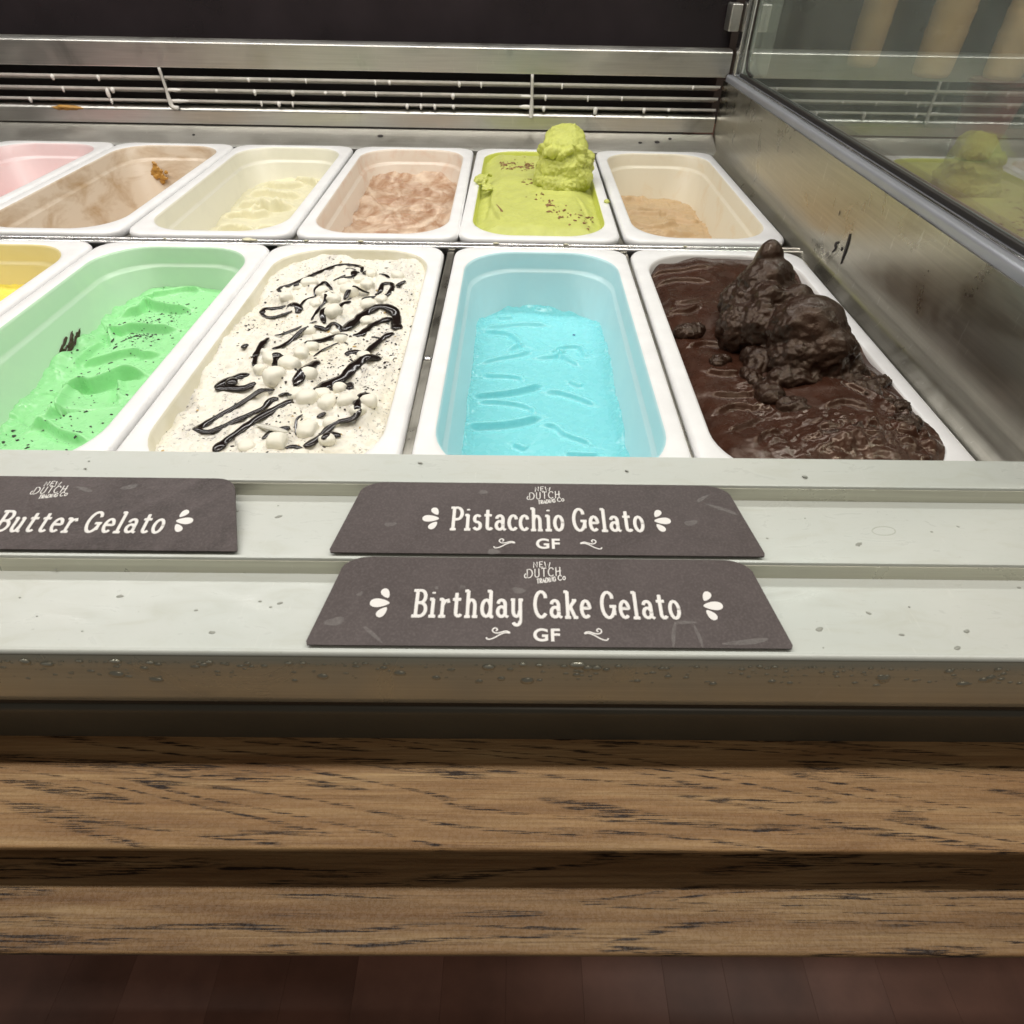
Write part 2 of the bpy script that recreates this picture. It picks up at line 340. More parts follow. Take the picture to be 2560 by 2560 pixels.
# ------------------------------------------------------------------ setting
tag(box('back_wall', -1.3, 2.0, 1.52, 1.56, -1.0, 1.3, M['wall'], None, .002), kind='structure')
fl = tag(box('floor', -1.3, 2.0, -.35, 1.52, -1.06, -1.012, M['void'], None, .001), kind='structure')
xx = -1.3; k = 0
while xx < 1.9:
    w = .118+.02*math.sin(k*2.3); box('plank', xx+.0001, xx+w-.0001, -.35, .34, -1.011, -.998, (M['floor'], M['floor2'], M['floor2'])[(k*7) % 3], fl, .0002); xx += w; k += 1

# ------------------------------------------------------------------ wooden counter
counter = empty('wooden_counter', (0, .2, -1.0), 'stepped oak counter ledge running along the front of the gelato case', 'counter')
def plank(name, y0, y1, z0, z1, m):
    prof = rounded([(y0+.026, z0), (y1, z0), (y1, z1), (y0, z1), (y0, z1-.0035)], [.001, .001, .001, .0016, .0012], 4)
    return extrude_x(name, prof, -.9, .9, m, counter)
plank('ledge_plank', .1036, .250, -.092, -.070, M['oak1'])
plank('ledge_plank', .0722, .250, -.128, -.101, M['oak2'])
box('counter_base', -.9, .9, .345, .60, -.996, -.13, M['floor'], counter, .003)

# ------------------------------------------------------------------ display case
case = empty('gelato_display_case', (0, .6, -.2), 'stainless steel gelato display case with slatted air vent and side glass', 'display case')
XL, XR = -.95, .42
# price rail: three shallow terraces, each with a raised lip that holds the tags
prof = [(.2725, .0170), (.2535, .0140), (.2528, .0150), (.2516, .0150), (.2511, .0140), (.2500, .0072), (.2485, .0068),
        (.2036, .0088), (.2030, .0102), (.2014, .0102), (.2009, .0092), (.1998, .0024), (.1985, .0020),
        (.1560, .0034), (.1554, .0046), (.1538, .0048), (.1528, .0040), (.1526, .0028), (.1545, .0020), (.1545, -.0300), (.262, -.0300), (.2740, -.030), (.2738, .0155)]
extrude_x('price_rail', prof, XL, XR, M['paint'], case)
extrude_x('front_trim', [(.1529, .0018), (.1524, .0002), (.1521, -.004), (.1520, -.016), (.1522, -.028), (.1532, -.0335), (.1560, -.0360), (.175, -.0360), (.175, -.0305), (.1543, -.0305), (.1543, .0018)], XL, XR, M['trim'], case)
for yy, zz in ((.2503, .0105), (.2001, .0056)):
    extrude_x('groove_strip', [(yy+.0010, zz+.0034), (yy+.0002, zz+.0034), (yy-.0012, zz-.0034), (yy+.0002, zz-.0036)], XL, XR, M['trim'], case)
box('glass_gasket', XL, XR, .1565, .180, -.0425, -.0361, M['gasket'], case, .0008)
extrude_x('base_rail', rounded([(.1548, -.0700), (.25, -.0700), (.25, -.0428), (.1548, -.0428)], [.001, .001, .001, .004], 4), XL, XR, M['rail_dark'], case)
# tub floor below the pans and steel supports between rows
box('tub_floor', XL, .30, .27, 1.06, -.150, -.140, M['steel'], case, .001)
for y0 in (.6385, .6475):
    extrude_x('row_bar', rounded([(y0, -.012), (y0+.0055, -.012), (y0+.0055, -.0025), (y0, -.0025)], .0022, 4), -.9, .288, M['steel_bright'], case)
for gx in (-.575, -.405, -.235, -.0645, .108):
    box('cross_bar', gx-.0035, gx+.0035, .275, .636, -.016, -.0065, M['steel_side'], case, .001)
for gx in (-.568, -.4007, -.2278, -.0597, .109):
    box('cross_bar', gx-.0035, gx+.0035, .655, 1.02, -.016, -.0085, M['steel_side'], case, .001)
V, F = ICO[2]; mk('screw_head', V*np.array([.0033, .0033, .0016])+np.array([-.0645, .42, -.0062]), F, M['steel_bright'], case)
# back: sloped strip, vent, upper rail, black panel
extrude_x('back_ledge', [(1.024, -.004), (1.029, -.0005), (1.066, .0128), (1.074, .0128), (1.074, -.02), (1.024, -.02)], XL, .2895, M['steel_ledge'], case)
extrude_x('vent_sill', rounded([(1.0685, .0150), (1.0685, .0335), (1.074, .0365), (1.10, .0365), (1.10, .0150)], [.001, .003, .003, .001, .001], 3), XL, .2895, M['steel'], case)
grille = box('vent_grille', XL, .2895, 1.100, 1.108, .02, .10, M['void'], case, .001)  # near-black backing colour stands in for the shade inside the vent
bays = [(-.925, -.505), (-.499, .0178), (.0228, .2885)]
for z in (.0437, .0574, .0717):
    for (a, b) in bays:
        pr = rounded([(1.0700, z-.0016), (1.0700, z+.0016), (1.090, z-.0055), (1.090, z-.0075)], .0005, 2)
        extrude_x('slat', pr, a, b, M['frost'], grille)
for xd in (-.502, .0203):
    P = [(xd, 1.069, .083), (xd+.001, 1.069, .06), (xd+.0015, 1.068, .044), (xd+.004, 1.067, .036), (xd+.012, 1.0665, .0345)] if xd < 0 else [(xd, 1.069, .083), (xd, 1.069, .055), (xd-.0005, 1.068, .036), (xd-.001, 1.067, .030)]
    P = catmull(P, 5); mb = MB(); mb.add(*tube_vf(P, [.0021+.0012*smooth(.06, .035, p[2]) for p in P], 8, (0, 1, 0))); mb.build('divider', M['frost'], grille)
extrude_x('upper_rail', rounded([(1.0690, .0830), (1.0690, .1120), (1.0745, .1145), (1.094, .1145), (1.094, .0830)], [.0012, .002, .002, .001, .001], 3), XL, .2965, M['steel'], case)
extrude_x('top_panel', [(1.094, .1150), (1.120, .30), (1.128, .30), (1.102, .1150)], XL, .2965, M['black_panel'], case)
box('hinge_cover', .283, .298, 1.066, 1.093, .1350, .165, M['steel_ledge'], case, .002)
# frost drips hanging from slats
mb = MB()
DR = [(-.202, .0682), (-.182, .0685), (-.083, .0678), (-.052, .0672), (.063, .0678), (-.249, .0552), (-.203, .0536), (-.138, .0546), (-.093, .0519), (-.16, .0372), (-.14, .0386), (-.12, .0354), (-.093, .0405), (.04, .0494), (.101, .0503), (.038, .0379), (.184, .0343), (.114, .0344),
      (-.656, .0652), (-.592, .06), (-.578, .0456), (-.648, .0513), (-.701, .0358), (-.381, .0687), (-.351, .0692), (-.376, .0499), (-.37, .0351), (-.345, .0389), (-.322, .0518), (-.325, .0392), (-.248, .0541), (-.585, .0295), (-.3, .0685), (-.275, .0553), (-.43, .0555), (.15, .0545), (.22, .0415), (.25, .069)]
V, F = ICO[2]
for x, z in DR:
    zs = min([s for s in (.0437, .0574, .0717) if s >= z-.001] or [.0717]); L_ = min(.0042, max(.0018, zs-z)); w = .0014+.0016*RNG.random()
    U = V.copy(); U[:, 0] *= w*(1+.25*np.sin(5*V[:, 2])); U[:, 1] *= w; U[:, 2] = V[:, 2]*(L_*.75+.0008); U += np.array([x, 1.0696, zs-L_*.55]); mb.add(U, F)
for x, z, wx, wz in ((.0135, .0565, .010, .0018), (.012, .0435, .011, .0028), (-.492, .0565, .012, .0022), (-.488, .0432, .015, .0024), (.113, .0395, .003, .006), (-.586, .0508, .003, .007)):
    U = V*np.array([wx, .002, wz])+np.array([x, 1.0697, z]); mb.add(U, F)
tag(mb.build('frost_drips', M['ice'], grille), kind='stuff')
# grime spots on the back ledge
mb = MB()
for x, y, z, a, b_ in ((-.20, 1.05, .0075, .010, .006), (.205, 1.047, .0065, .009, .006), (.225, 1.055, .0095, .006, .005), (.18, 1.045, .0058, .007, .004), (-.47, 1.045, .006, .005, .004)):
    U = V*np.array([a*.45, b_*.5, .0006]); U[:, 2] += U[:, 1]*.36; U += np.array([x, y, z]); mb.add(U, F)
tag(mb.build('grime_spots', M['crumb'], case), kind='stuff')
mb = MB(); rr = np.random.default_rng(4)
for i in range(10):
    U = V*np.array([.006+.01*rr.random(), .003, .0022])*(1+.3*fbm(V[:, 0]*2+i, V[:, 1]*2, V[:, 2]*2)[:, None]); U += np.array([-.675+.035*rr.random(), 1.069+.003*rr.random(), .030+.004*rr.random()]); mb.add(U, F)
mb.build('caramel_smear', M['caramel'], case)
# right side wall with its coved foot, rail, gasket, glass, post
extrude_y('side_wall', [(.2795, -.022), (.2815, -.010), (.2850, -.0045), (.2890, -.0005), (.2905, .004), (.2912, .010), (.2912, .0800), (.2955, .0800), (.2955, -.022)], .262, 1.0685, M['steel_side'], case)
extrude_y('side_rail', rounded([(.2930, .0790), (.2930, .0872), (.3225, .0872), (.3225, .0700), (.2960, .0700), (.2960, .0790)], [.0015, .003, .003, .001, .001, .001], 4), .262, 1.066, M['rail_steel'], case)
extrude_y('rail_bead', rounded([(.2995, .0873), (.2995, .0888), (.3015, .0888), (.3015, .0873)], .0008, 3), .262, 1.058, M['steel_bright'], case)
extrude_y('rail_gasket', rounded([(.3058, .0873), (.3058, .0915), (.3095, .0915), (.3095, .0873)], .001, 3), .262, 1.046, M['gasket'], case)
V, F = box_vf(.3097, .3157, .262, 1.048, .0874, .46); mk('side_glass', V, F, M['glass'], case, smooth=False)
P = catmull([(.3086, 1.040, .40), (.3086, 1.040, .15), (.3086, 1.039, .115), (.3086, 1.028, .098), (.3086, 1.005, .0935)], 6); mb = MB(); mb.add(*tube_vf(P, [.0016]*len(P), 8, (1, 0, 0))); mb.build('corner_gasket', M['gasket'], case)
box('corner_post', .3090, .345, 1.0495, 1.075, .0875, .46, M['paint'], case, .003)
box('post_plate', .2995, .3085, 1.052, 1.072, .0875, .46, M['steel_bright'], case, .002)
# chocolate smear on the side wall
mb = MB()
for pts, w in (([(.5682, .0383), (.5660, .0271), (.5659, .0133)], .0026), ([(.5826, .0261), (.5881, .0225), (.5850, .020), (.5890, .0151)], .0018), ([(.5741, .0250), (.5735, .0215)], .0015), ([(.6007, .0476), (.5995, .0435)], .0007)):
    P = catmull([(.2908, y, z) for y, z in pts], 6); mb.add(*tube_vf(P, [w*(.25+.75*math.sin(math.pi*(.12+.8*i/(len(P)-1)))) for i in range(len(P))], 8, (1, 0, 0), .25))
mb.build('sauce_smear', M['crumb'], case)
# condensation drops along the front of the rail
mb = MB(); rr = np.random.default_rng(3); V1, F1 = ICO[2]
for i in range(900):
    x = -.30+.62*rr.random()**1.25; z = -.0015-.0135*rr.random()**1.6; r = .0003+.0011*rr.random()**3+(.0012 if rr.random() < .05 else 0)
    mb.add(V1*np.array([r*(1.1+.5*rr.random()), r*.45, r*(.8+.3*rr.random())])+np.array([x, .1522, z]), F1)
M['water'] = plain('water_drop', (.50, .50, .42), .30, .7, var=.1, bstr=0)
tag(mb.build('water_drops', M['water'], case), kind='stuff')
# specks and drip marks on the terraces (rests of gelato, dried drops)
def rail_z(y):
    ys = [.1545, .1985, .2003, .2485, .2505, .2725]; zs = [.0034, .0020, .0087, .0068, .0142, .0170]
    return float(np.interp(y, ys, zs))
mb = MB(); mw = MB(); rr = np.random.default_rng(9)
spots = [(.1686, .2158, .0022, 1), (.1545, .2592, .0016, 0), (-.1766, .184, .0014, 0), (-.118, .2321, .0016, 0), (-.1039, .1807, .0011, 0), (.1342, .1685, .0018, 0), (.199, .1681, .0015, 0), (.19, .1590, .0016, 0), (.16, .178, .0012, 0), (-.128, .164, .0012, 0), (-.05, .266, .0013, 0), (.06, .262, .0009, 0), (.225, .23, .0008, 0), (-.14, .236, .0009, 0)]
for x, y, r, irr in spots:
    U = V1*np.array([r*(1.1), r*.6, .00025])*(1+.25*fbm(V1[:, 0]*1.5+x*70, V1[:, 1]*1.5, V1[:, 2], 2, 5)[:, None])
    if irr: U = U*(1+.6*fbm(V1[:, 0]*1.7, V1[:, 1]*1.7, V1[:, 2], 3, 5)[:, None])
    a = rr.uniform(-.6, .6); c, s = math.cos(a), math.sin(a); U = np.stack([U[:, 0]*c-U[:, 1]*s, U[:, 0]*s+U[:, 1]*c, U[:, 2]], 1)
    mb.add(U+np.array([x, y, rail_z(y)+.0001]), F1)
for i in range(34):
    x = rr.uniform(-.3, .3); y = rr.uniform(.157, .27); r = .00025+.0005*rr.random()**2
    mb.add(V1*np.array([r*rr.uniform(1, 2.2), r, .0002])+np.array([x, y, rail_z(y)+.0001]), F1)
M['speck'] = plain('dried_drop', (.30, .31, .27), .5, var=.3)
tag(mb.build('dried_specks', M['speck'], case), kind='stuff')
ring = catmull([(.1855+.0047*math.cos(a)*1.25+.0012*math.sin(a), .2262+.0033*math.sin(a), 0) for a in np.linspace(0, 2*math.pi, 15)], 3)
mb = MB(); mb.add(*tube_vf([(p[0], p[1], rail_z(p[1])+.00005) for p in ring], [.00035]*len(ring), 6, (0, 0, 1), .5)); mb.build('ring_mark', plain('ring_stain', (.42, .44, .38), .4), case)

mb = MB(); rr = np.random.default_rng(15)
for x, y, s in ((-.268, .6470, .0042), (-.262, .6465, .003), (-.155, .6475, .002), (-.21, .647, .0016), (.05, .6475, .0018), (-.02, .6475, .0022), (.17, .647, .0015), (-.35, .647, .0014)):
    U = V1*np.array([s*1.3, s*.6, s*.45])*(1+.35*fbm(V1[:, 0]*2+x*90, V1[:, 1]*2, V1[:, 2]*2, 3, 4)[:, None]); mb.add(U+np.array([x, y, -.0022]), F1)
tag(mb.build('gelato_crumbs', M['cream'], case), kind='stuff')
# ------------------------------------------------------------------ beyond the side glass
dispenser = empty('cone_dispenser', (.62, 1.18, .33), 'dark dispenser rail holding wafer cones beyond the side glass', 'dispenser')
box('dispenser_rail', .42, .95, 1.215, 1.24, .318, .335, M['gasket'], dispenser, .002)
def cone_stack(x, y, zb, r, label):
    e = empty('wafer_cone_stack', (x, y, zb), label, 'cone stack', 'wafer cones beyond the glass')
    seg = 28; z = zb; n = 0
    while z < .31:
        prof = [(r*.60, .0), (r*.86, .002), (r*.93, .008), (r*.97, .05), (r*1.0, .056), (r*.99, .060)] if n == 0 else [(r*.955, .0), (r*.975, .018), (r*1.005, .0225), (r*.995, .0265)]
        Vv = []; Ff = []
        for q, (a, b) in enumerate(prof):
            for k2 in range(seg):
                t = 2*math.pi*k2/seg; Vv.append((x+a*math.cos(t)*(1+.012*math.sin(9*t)), y+a*math.sin(t)*(1+.012*math.sin(9*t)), z+b))
            if q: Ff += [((q-1)*seg+k2, (q-1)*seg+(k2+1) % seg, q*seg+(k2+1) % seg, q*seg+k2) for k2 in range(seg)]
        if n == 0: Ff.append(tuple(range(seg-1, -1, -1)))
        mk('wafer_cone', Vv, Ff, M['wafer'], e)
        z += .060 if n == 0 else .0265; n += 1
cone_stack(.528, 1.18, .086, .0235, 'leftmost wafer cone stack behind the side glass')
cone_stack(.640, 1.18, .0745, .0295, 'middle wafer cone stack hanging lowest behind the side glass')
cone_stack(.752, 1.18, .0735, .0295, 'rightmost wafer cone stack behind the side glass')
cup = empty('red_cup_form', (.80, 1.25, -.05), 'dark red cup-shaped form seen dimly through the side glass', 'cup')  # cup form stands in for a dim red shape of unknown kind
def lathe(name, prof, cx, cy, z0, m, parent, seg=32):
    Vv = []; Ff = []
    for q, (a, b) in enumerate(prof):
        for k2 in range(seg):
            t = 2*math.pi*k2/seg; Vv.append((cx+a*math.cos(t), cy+a*math.sin(t), z0+b))
        if q: Ff += [((q-1)*seg+k2, (q-1)*seg+(k2+1) % seg, q*seg+(k2+1) % seg, q*seg+k2) for k2 in range(seg)]
    return mk(name, Vv, Ff, m, parent)
lathe('cup_wall', [(.001, 0), (.033, 0), (.034, .004), (.046, .108), (.0445, .108), (.033, .006), (.001, .006)], .80, 1.25, -.05, M['red'], cup)
lathe('cup_rim', [(.0445, .107), (.0475, .108), (.0485, .111), (.047, .1135), (.0447, .112), (.0445, .107)], .80, 1.25, -.05, M['red'], cup)
sc = empty('side_counter', (.8, .8, -1.0), 'dark counter top beyond the side glass', 'counter')
box('counter_top', .345, 1.6, .30, 1.50, -.085, -.052, M['floor'], sc, .003); box('counter_base', .36, 1.58, .36, 1.49, -.995, -.086, M['wall'], sc, .003)

# ------------------------------------------------------------------ gelato pans
HW, HL = .0832, .1845                      # half width and half length of a pan rim
PROF = [(.0040, -.0100, 0), (.0005, -.0100, 0), (.0000, -.0030, 0), (.0012, -.0006, 0), (.0030, .0, 0), (.0105, .0, 0), (.0122, -.0006, 0), (.0134, -.0025, 0), (.0146, -.0150, 1), (.0152, -.0166, 1), (.0172, -.0176, 1), (.0182, -.0192, 1), (.0290, -.1050, 1), (.0330, -.1120, 1), (.0420, -.1150, 1)]
OUTER = [(.0400, -.1185), (.0300, -.1150), (.0255, -.1060), (.0145, -.0200), (.0110, -.0100)]
def inset_at(z): return float(np.interp(-z, [-b for a, b, c in PROF[5:]], [a for a, b, c in PROF[5:]]))
def radius_at(ins): return float(np.interp(ins, [0, .004, .0115, .02, .045], [.021, .022, .046, .046, .040]))
def rrect(ins, z, nc=10):
    hw, hl = HW-ins, HL-ins; r = radius_at(ins); out = []
    for sx, sy, a0 in ((1, 1, 0), (-1, 1, 90), (-1, -1, 180), (1, -1, 270)):
        for k in range(nc+1):
            a = math.radians(a0+90*k/nc); out.append((sx*(hw-r)+r*math.cos(a), sy*(hl-r)+r*math.sin(a), z))
    return out
def pan(cx, cy, rot, inner, label):
    rings = [(a, b) for a, b in OUTER]+[(a, b) for a, b, c in PROF]; V = []; F = []; fm = []
    n = 44
    for q, (a, b) in enumerate(rings):
        V += rrect(a, b)
        if q:
            for k in range(n): F.append(((q-1)*n+k, (q-1)*n+(k+1) % n, q*n+(k+1) % n, q*n+k)); fm.append(1 if q > len(OUTER)+6 else 0)
    F.append(tuple((len(rings)-1)*n+k for k in range(n))); fm.append(1)
    F.append(tuple(range(n-1, -1, -1))); fm.append(0)
    V = np.array(V); c, s = math.cos(rot), math.sin(rot)
    o = mk('gelato_pan', np.stack([V[:, 0]*c-V[:, 1]*s, V[:, 0]*s+V[:, 1]*c, V[:, 2]], 1), F, [M['pan'], inner], fmat=fm)
    o.location = (cx, cy, 0); fixn(o)
    return tag(o, label, 'pan', 'white gelato pans in two rows')
YB, YF = 1.0236-.1850, .6336-.1850
PANS = {  # inner wall tints: residue, plus painted colour bounce in mint and sky blue
 'pink': (-.6530, YB, 0, film('pink_film', (.80, .66, .66), (.78, .56, .55), .6), 'white pan with pink inside at the far left of the back row'),
 'empty': (-.4845, YB, 0, film('caramel_film', (.70, .60, .48), (.44, .29, .15), .56, 16, (1, 1, 2.2)), 'scraped empty back row pan with brown smears and a caramel blob'),
 'cream': (-.3143, YB, .011, film('cream_film', (.77, .75, .63)), 'back row pan half filled with pale lemon cream gelato'),
 'hazel': (-.1438, YB, .008, film('hazel_film', (.75, .66, .56), (.66, .45, .32), .58), 'back row pan holding swirled pinkish brown gelato'),
 'pist': (.0247, YB, -.006, film('pistachio_film', (.56, .60, .11), (.64, .68, .17), .6), 'back row pan brim full of green pistachio gelato'),
 'beige': (.1948, YB, -.002, film('beige_film', (.78, .72, .58), (.72, .58, .38), .62), 'rightmost back row pan with little beige gelato left'),
 'yellow': (-.4900, YF, 0, film('yellow_film', (.80, .70, .36), (.82, .74, .48), .6), 'front row pan with yellow gelato at the left edge'),
 'mint': (-.3200, YF, 0, film('mint_film_bounce', (.53, .74, .55), (.56, .78, .56), .55), 'front row pan holding mint green gelato'),
 'bw': (-.1512, YF, .0075, film('bw_film', (.76, .73, .60), (.66, .62, .45), .5), 'front row pan brim full of marshmallow gelato with chocolate drizzle'),
 'cyan': (.0232, YF, -.004, film('cyan_film_bounce', (.50, .73, .77), (.54, .76, .79), .55), 'front row pan holding sky blue gelato'),
 'choc': (.1928, YF, -.007, film('choc_film', (.74, .72, .70), (.3, .2, .16), .72), 'front row pan heaped with dark chocolate gelato beside the steel wall'),
}
for k, (cx, cy, r, m, lab) in PANS.items(): pan(cx, cy, r, m, lab)

def lips(X, Y, polys, amp, wf, wn, depth=.6):
    """spatula lips: high on the far side of each stroke, a furrow on the near side"""
    H = np.zeros_like(X)
    for pts in polys:
        a_ = amp
        if isinstance(pts, tuple): pts, a_ = pts
        P = np.array(catmull(pts, 4))[:, :2]; D = np.full(X.shape, 9.); S = np.zeros_like(X); T = np.zeros_like(X)
        L = np.concatenate([[0], np.cumsum(np.linalg.norm(np.diff(P, axis=0), axis=1))])
        for i in range(len(P)-1):
            d = P[i+1]-P[i]; l2 = d@d+1e-12; nrm = np.array([-d[1], d[0]])/math.sqrt(l2)
            if abs(nrm[1]) > .15 and nrm[1] < 0: nrm = -nrm
            t = np.clip(((X-P[i, 0])*d[0]+(Y-P[i, 1])*d[1])/l2, 0, 1); ex, ey = X-P[i, 0]-t*d[0], Y-P[i, 1]-t*d[1]; q = np.hypot(ex, ey)
            m = q < D; D = np.where(m, q, D); S = np.where(m, ex*nrm[0]+ey*nrm[1], S); T = np.where(m, (L[i]+t*math.sqrt(l2))/L[-1], T)
        fade = smooth(-.06, .16, T)*smooth(1.06, .84, T)
        s = np.sign(S)*D
        c1 = .0016; ridge = np.where(s > c1, .45*np.exp(-((s-c1)/wf))+.55*np.exp(-((s-c1)/.0030)**2), np.exp(-((s-c1)/.0019)**2)); fur = np.exp(-((s+wn*.6)/(wn*.5))**2)
        H = H+a_*fade*(ridge-.5*depth*fur)*np.exp(-np.maximum(D-np.abs(S), 0)/.004)
    return H
HF = {}
def mound(key, m, label, zlev, zfun, nx=120, ny=260, name='gelato', over=.0012):
    cx, cy, rot = PANS[key][:3]; c, s = math.cos(rot), math.sin(rot)
    ins = inset_at(min(zlev, -.0026))-over; hw, hl = HW-ins, HL-ins; r = radius_at(ins)
    a = np.linspace(-1, 1, nx); b = np.linspace(-1, 1, ny); b = np.sign(b)*(1-(1-np.abs(b))**1.0)
    B = b*hl; ex = np.maximum(np.abs(B)-(hl-r), 0); W = hw-r+np.sqrt(np.maximum(r*r-ex*ex, 0))
    lx = a[None, :]*W[:, None]; ly = np.repeat(B[:, None], nx, 1)
    X = cx+lx*c-ly*s; Y = cy+lx*s+ly*c
    edge = np.minimum(hw-np.abs(lx), hl-np.abs(ly))
    Z = zfun(X, Y, lx/HW, ly/HL, edge)
    V = np.stack([X, Y, Z], -1).reshape(-1, 3)
    i = np.arange(ny-1)[:, None]*nx+np.arange(nx-1)[None, :]; F = np.stack([i, i+1, i+nx+1, i+nx], -1).reshape(-1, 4)
    o = mk(name, V, F.tolist(), m); o.data.transform(Matrix.Translation((-cx, -cy, -zlev))); o.location = (cx, cy, zlev)
    HF[key] = (zfun, cx, cy, rot, hw, hl)
    return tag(o, label, 'gelato', 'gelato in the pans')
def zat(key, x, y):
    zf, cx, cy, rot, hw, hl = HF[key]; dx, dy = x-cx, y-cy; c, s = math.cos(rot), math.sin(rot); lx, ly = dx*c+dy*s, -dx*s+dy*c
    A = lambda v: np.array([[float(v)]])
    return float(zf(A(x), A(y), A(lx/HW), A(ly/HL), A(min(hw-abs(lx), hl-abs(ly))))[0, 0])

# --- sky blue
CY = [[(-0.0318, 0.5651), (-0.0086, 0.5697), (0.0095, 0.5742), (0.0331, 0.5749)], [(-0.0317, 0.5631), (-0.0084, 0.5543), (0.0023, 0.5397), (0.0032, 0.5325), (-0.0079, 0.5215)], [(-0.0307, 0.5005), (-0.016, 0.5076), (0.0023, 0.5149), (0.0159, 0.524)], [(0.0141, 0.5101), (0.0343, 0.5141), (0.0415, 0.5229), (0.0382, 0.5263), (0.0488, 0.532), (0.059, 0.5305), (0.063, 0.5149), (0.0731, 0.5151)], [(0.0396, 0.5194), (0.0474, 0.5076), (0.0566, 0.4963)], [(-0.028, 0.4782), (-0.0136, 0.477), (0.0024, 0.4743), (0.0072, 0.4683)], [(-0.0356, 0.4425), (-0.022, 0.4442), (0.0009, 0.4505), (0.0245, 0.4642)], [(0.0242, 0.4539), (0.0366, 0.4542), (0.0517, 0.4474), (0.0662, 0.4379)], [(-0.0323, 0.437), (-0.0141, 0.436), (0.0055, 0.431), (0.0144, 0.4244), (0.0136, 0.4165)], [(-0.0376, 0.4026), (-0.0205, 0.4042), (0.0026, 0.4085), (0.0231, 0.4167)], [(0.02, 0.4076), (0.0314, 0.4041), (0.0381, 0.3943), (0.0545, 0.3851), (0.0554, 0.3792)], [(0.0453, 0.4708), (0.0558, 0.462)], [(-0.0016, 0.3828), (0.0095, 0.376)], [(0.0368, 0.3697), (0.0629, 0.3702)], [(-0.018, 0.5854), (-0.0015, 0.588)]]
def z_cyan(X, Y, a, b, e):
    z = -.0555+.0018*fbm(X*16, Y*16, o=2, seed=3)+.003*smooth(.010, 0, e)*(1+fbm(X*60, Y*60, seed=8))
    return z+lips(X, Y, [(p, .0042 if k in (6, 9) else .0028) for k, p in enumerate(CY)], .0026, .012, .0048, .85)
cyan_g = mound('cyan', M['cyan'], 'smooth sky blue gelato with curved spatula marks', -.055, z_cyan, 240, 540)
mk('blue_fleck', ICO[2][0]*np.array([.0016, .0006, .0005])+np.array([.0560, .5560, z_cyan(*[np.array([[v]]) for v in (.056, .556, .3, .3, .03)])[0, 0]+.0004]), ICO[2][1], plain('blue_fleck', (.02, .04, .3), .4), cyan_g)
# --- mint
MI = [[(-0.3653, 0.5904), (-0.3462, 0.5949), (-0.3233, 0.6076), (-0.3085, 0.6041)], [(-0.3684, 0.5556), (-0.3601, 0.5643), (-0.3533, 0.5681), (-0.3538, 0.5818), (-0.3432, 0.5746), (-0.3242, 0.5679), (-0.3042, 0.5661)], [(-0.3567, 0.5101), (-0.3664, 0.5293), (-0.3548, 0.5296), (-0.3467, 0.5343), (-0.324, 0.5294), (-0.3034, 0.529)], [(-0.3649, 0.4737), (-0.3504, 0.4789), (-0.3366, 0.4862), (-0.324, 0.4905), (-0.3148, 0.4848), (-0.3003, 0.4872)], [(-0.3657, 0.468), (-0.3662, 0.4913), (-0.3626, 0.512)], [(-0.3478, 0.3884), (-0.3427, 0.3991), (-0.3501, 0.4294), (-0.3456, 0.4397), (-0.3346, 0.4357), (-0.3259, 0.4437), (-0.32, 0.4545), (-0.3117, 0.4565), (-0.3001, 0.4532)], [(-0.3055, 0.4156), (-0.313, 0.4336), (-0.3196, 0.4438)], [(-0.3552, 0.381), (-0.347, 0.387), (-0.3255, 0.3716), (-0.3014, 0.3624)]]
def z_mint(X, Y, a, b, e):
    z = -.052+.007*smooth(-.395, -.33, X)+.006*smooth(.44, .60, Y)+.0022*fbm(X*18, Y*18, o=2, seed=13)
    z = z+.006*smooth(.022, 0, e)*smooth(-.33, -.38, X)*(.7+fbm(X*30, Y*30, seed=2))
    amps = [.004, .007, .007, .0055, .004, .0105, .006, .006]
    return z+lips(X, Y, [(p, amps[k]) for k, p in enumerate(MI)], .005, .016, .0055, .75)
mint_g = mound('mint', M['mint'], 'mint green gelato in thick folds with fine dark flecks', -.05, z_mint, 220, 480)
def shards(name, key, pts, m, parent, sizes, lift=.0003, seed=1):
    mb = MB(); rr = np.random.default_rng(seed); V, F = ICO[1]
    for (x, y) in pts:
        s = sizes[0]+(sizes[1]-sizes[0])*rr.random()**2.2; U = V*np.array([s*rr.uniform(.7, 2.0), s*rr.uniform(.5, 1), s*rr.uniform(.25, .7)])*(1+.35*rr.standard_normal(V.shape))
        an = rr.uniform(0, 3.14); c, q = math.cos(an), math.sin(an); U = np.stack([U[:, 0]*c-U[:, 1]*q, U[:, 0]*q+U[:, 1]*c, U[:, 2]], 1)
        mb.add(U+np.array([x, y, zat(key, x, y)+lift]), F)
    return tag(mb.build(name, m, parent, smooth=False), kind='stuff')
rr = np.random.default_rng(21); pts = []
for cx_, cy_, sx, sy, n in ((-.328, .548, .018, .016, 60), (-.331, .518, .014, .008, 35), (-.318, .575, .02, .01, 14), (-.345, .43, .03, .06, 40), (-.325, .38, .03, .02, 30), (-.35, .50, .02, .06, 25)):
    for _ in range(int(n*1.8)):
        p = (cx_+rr.normal()*sx, cy_+rr.normal()*sy)
        if -.376 < p[0] < -.262 and .29 < p[1] < .61: pts.append(p)
shards('chocolate_flecks', 'mint', pts, M['crumb'], mint_g, (.0004, .0014), .0002, 5)
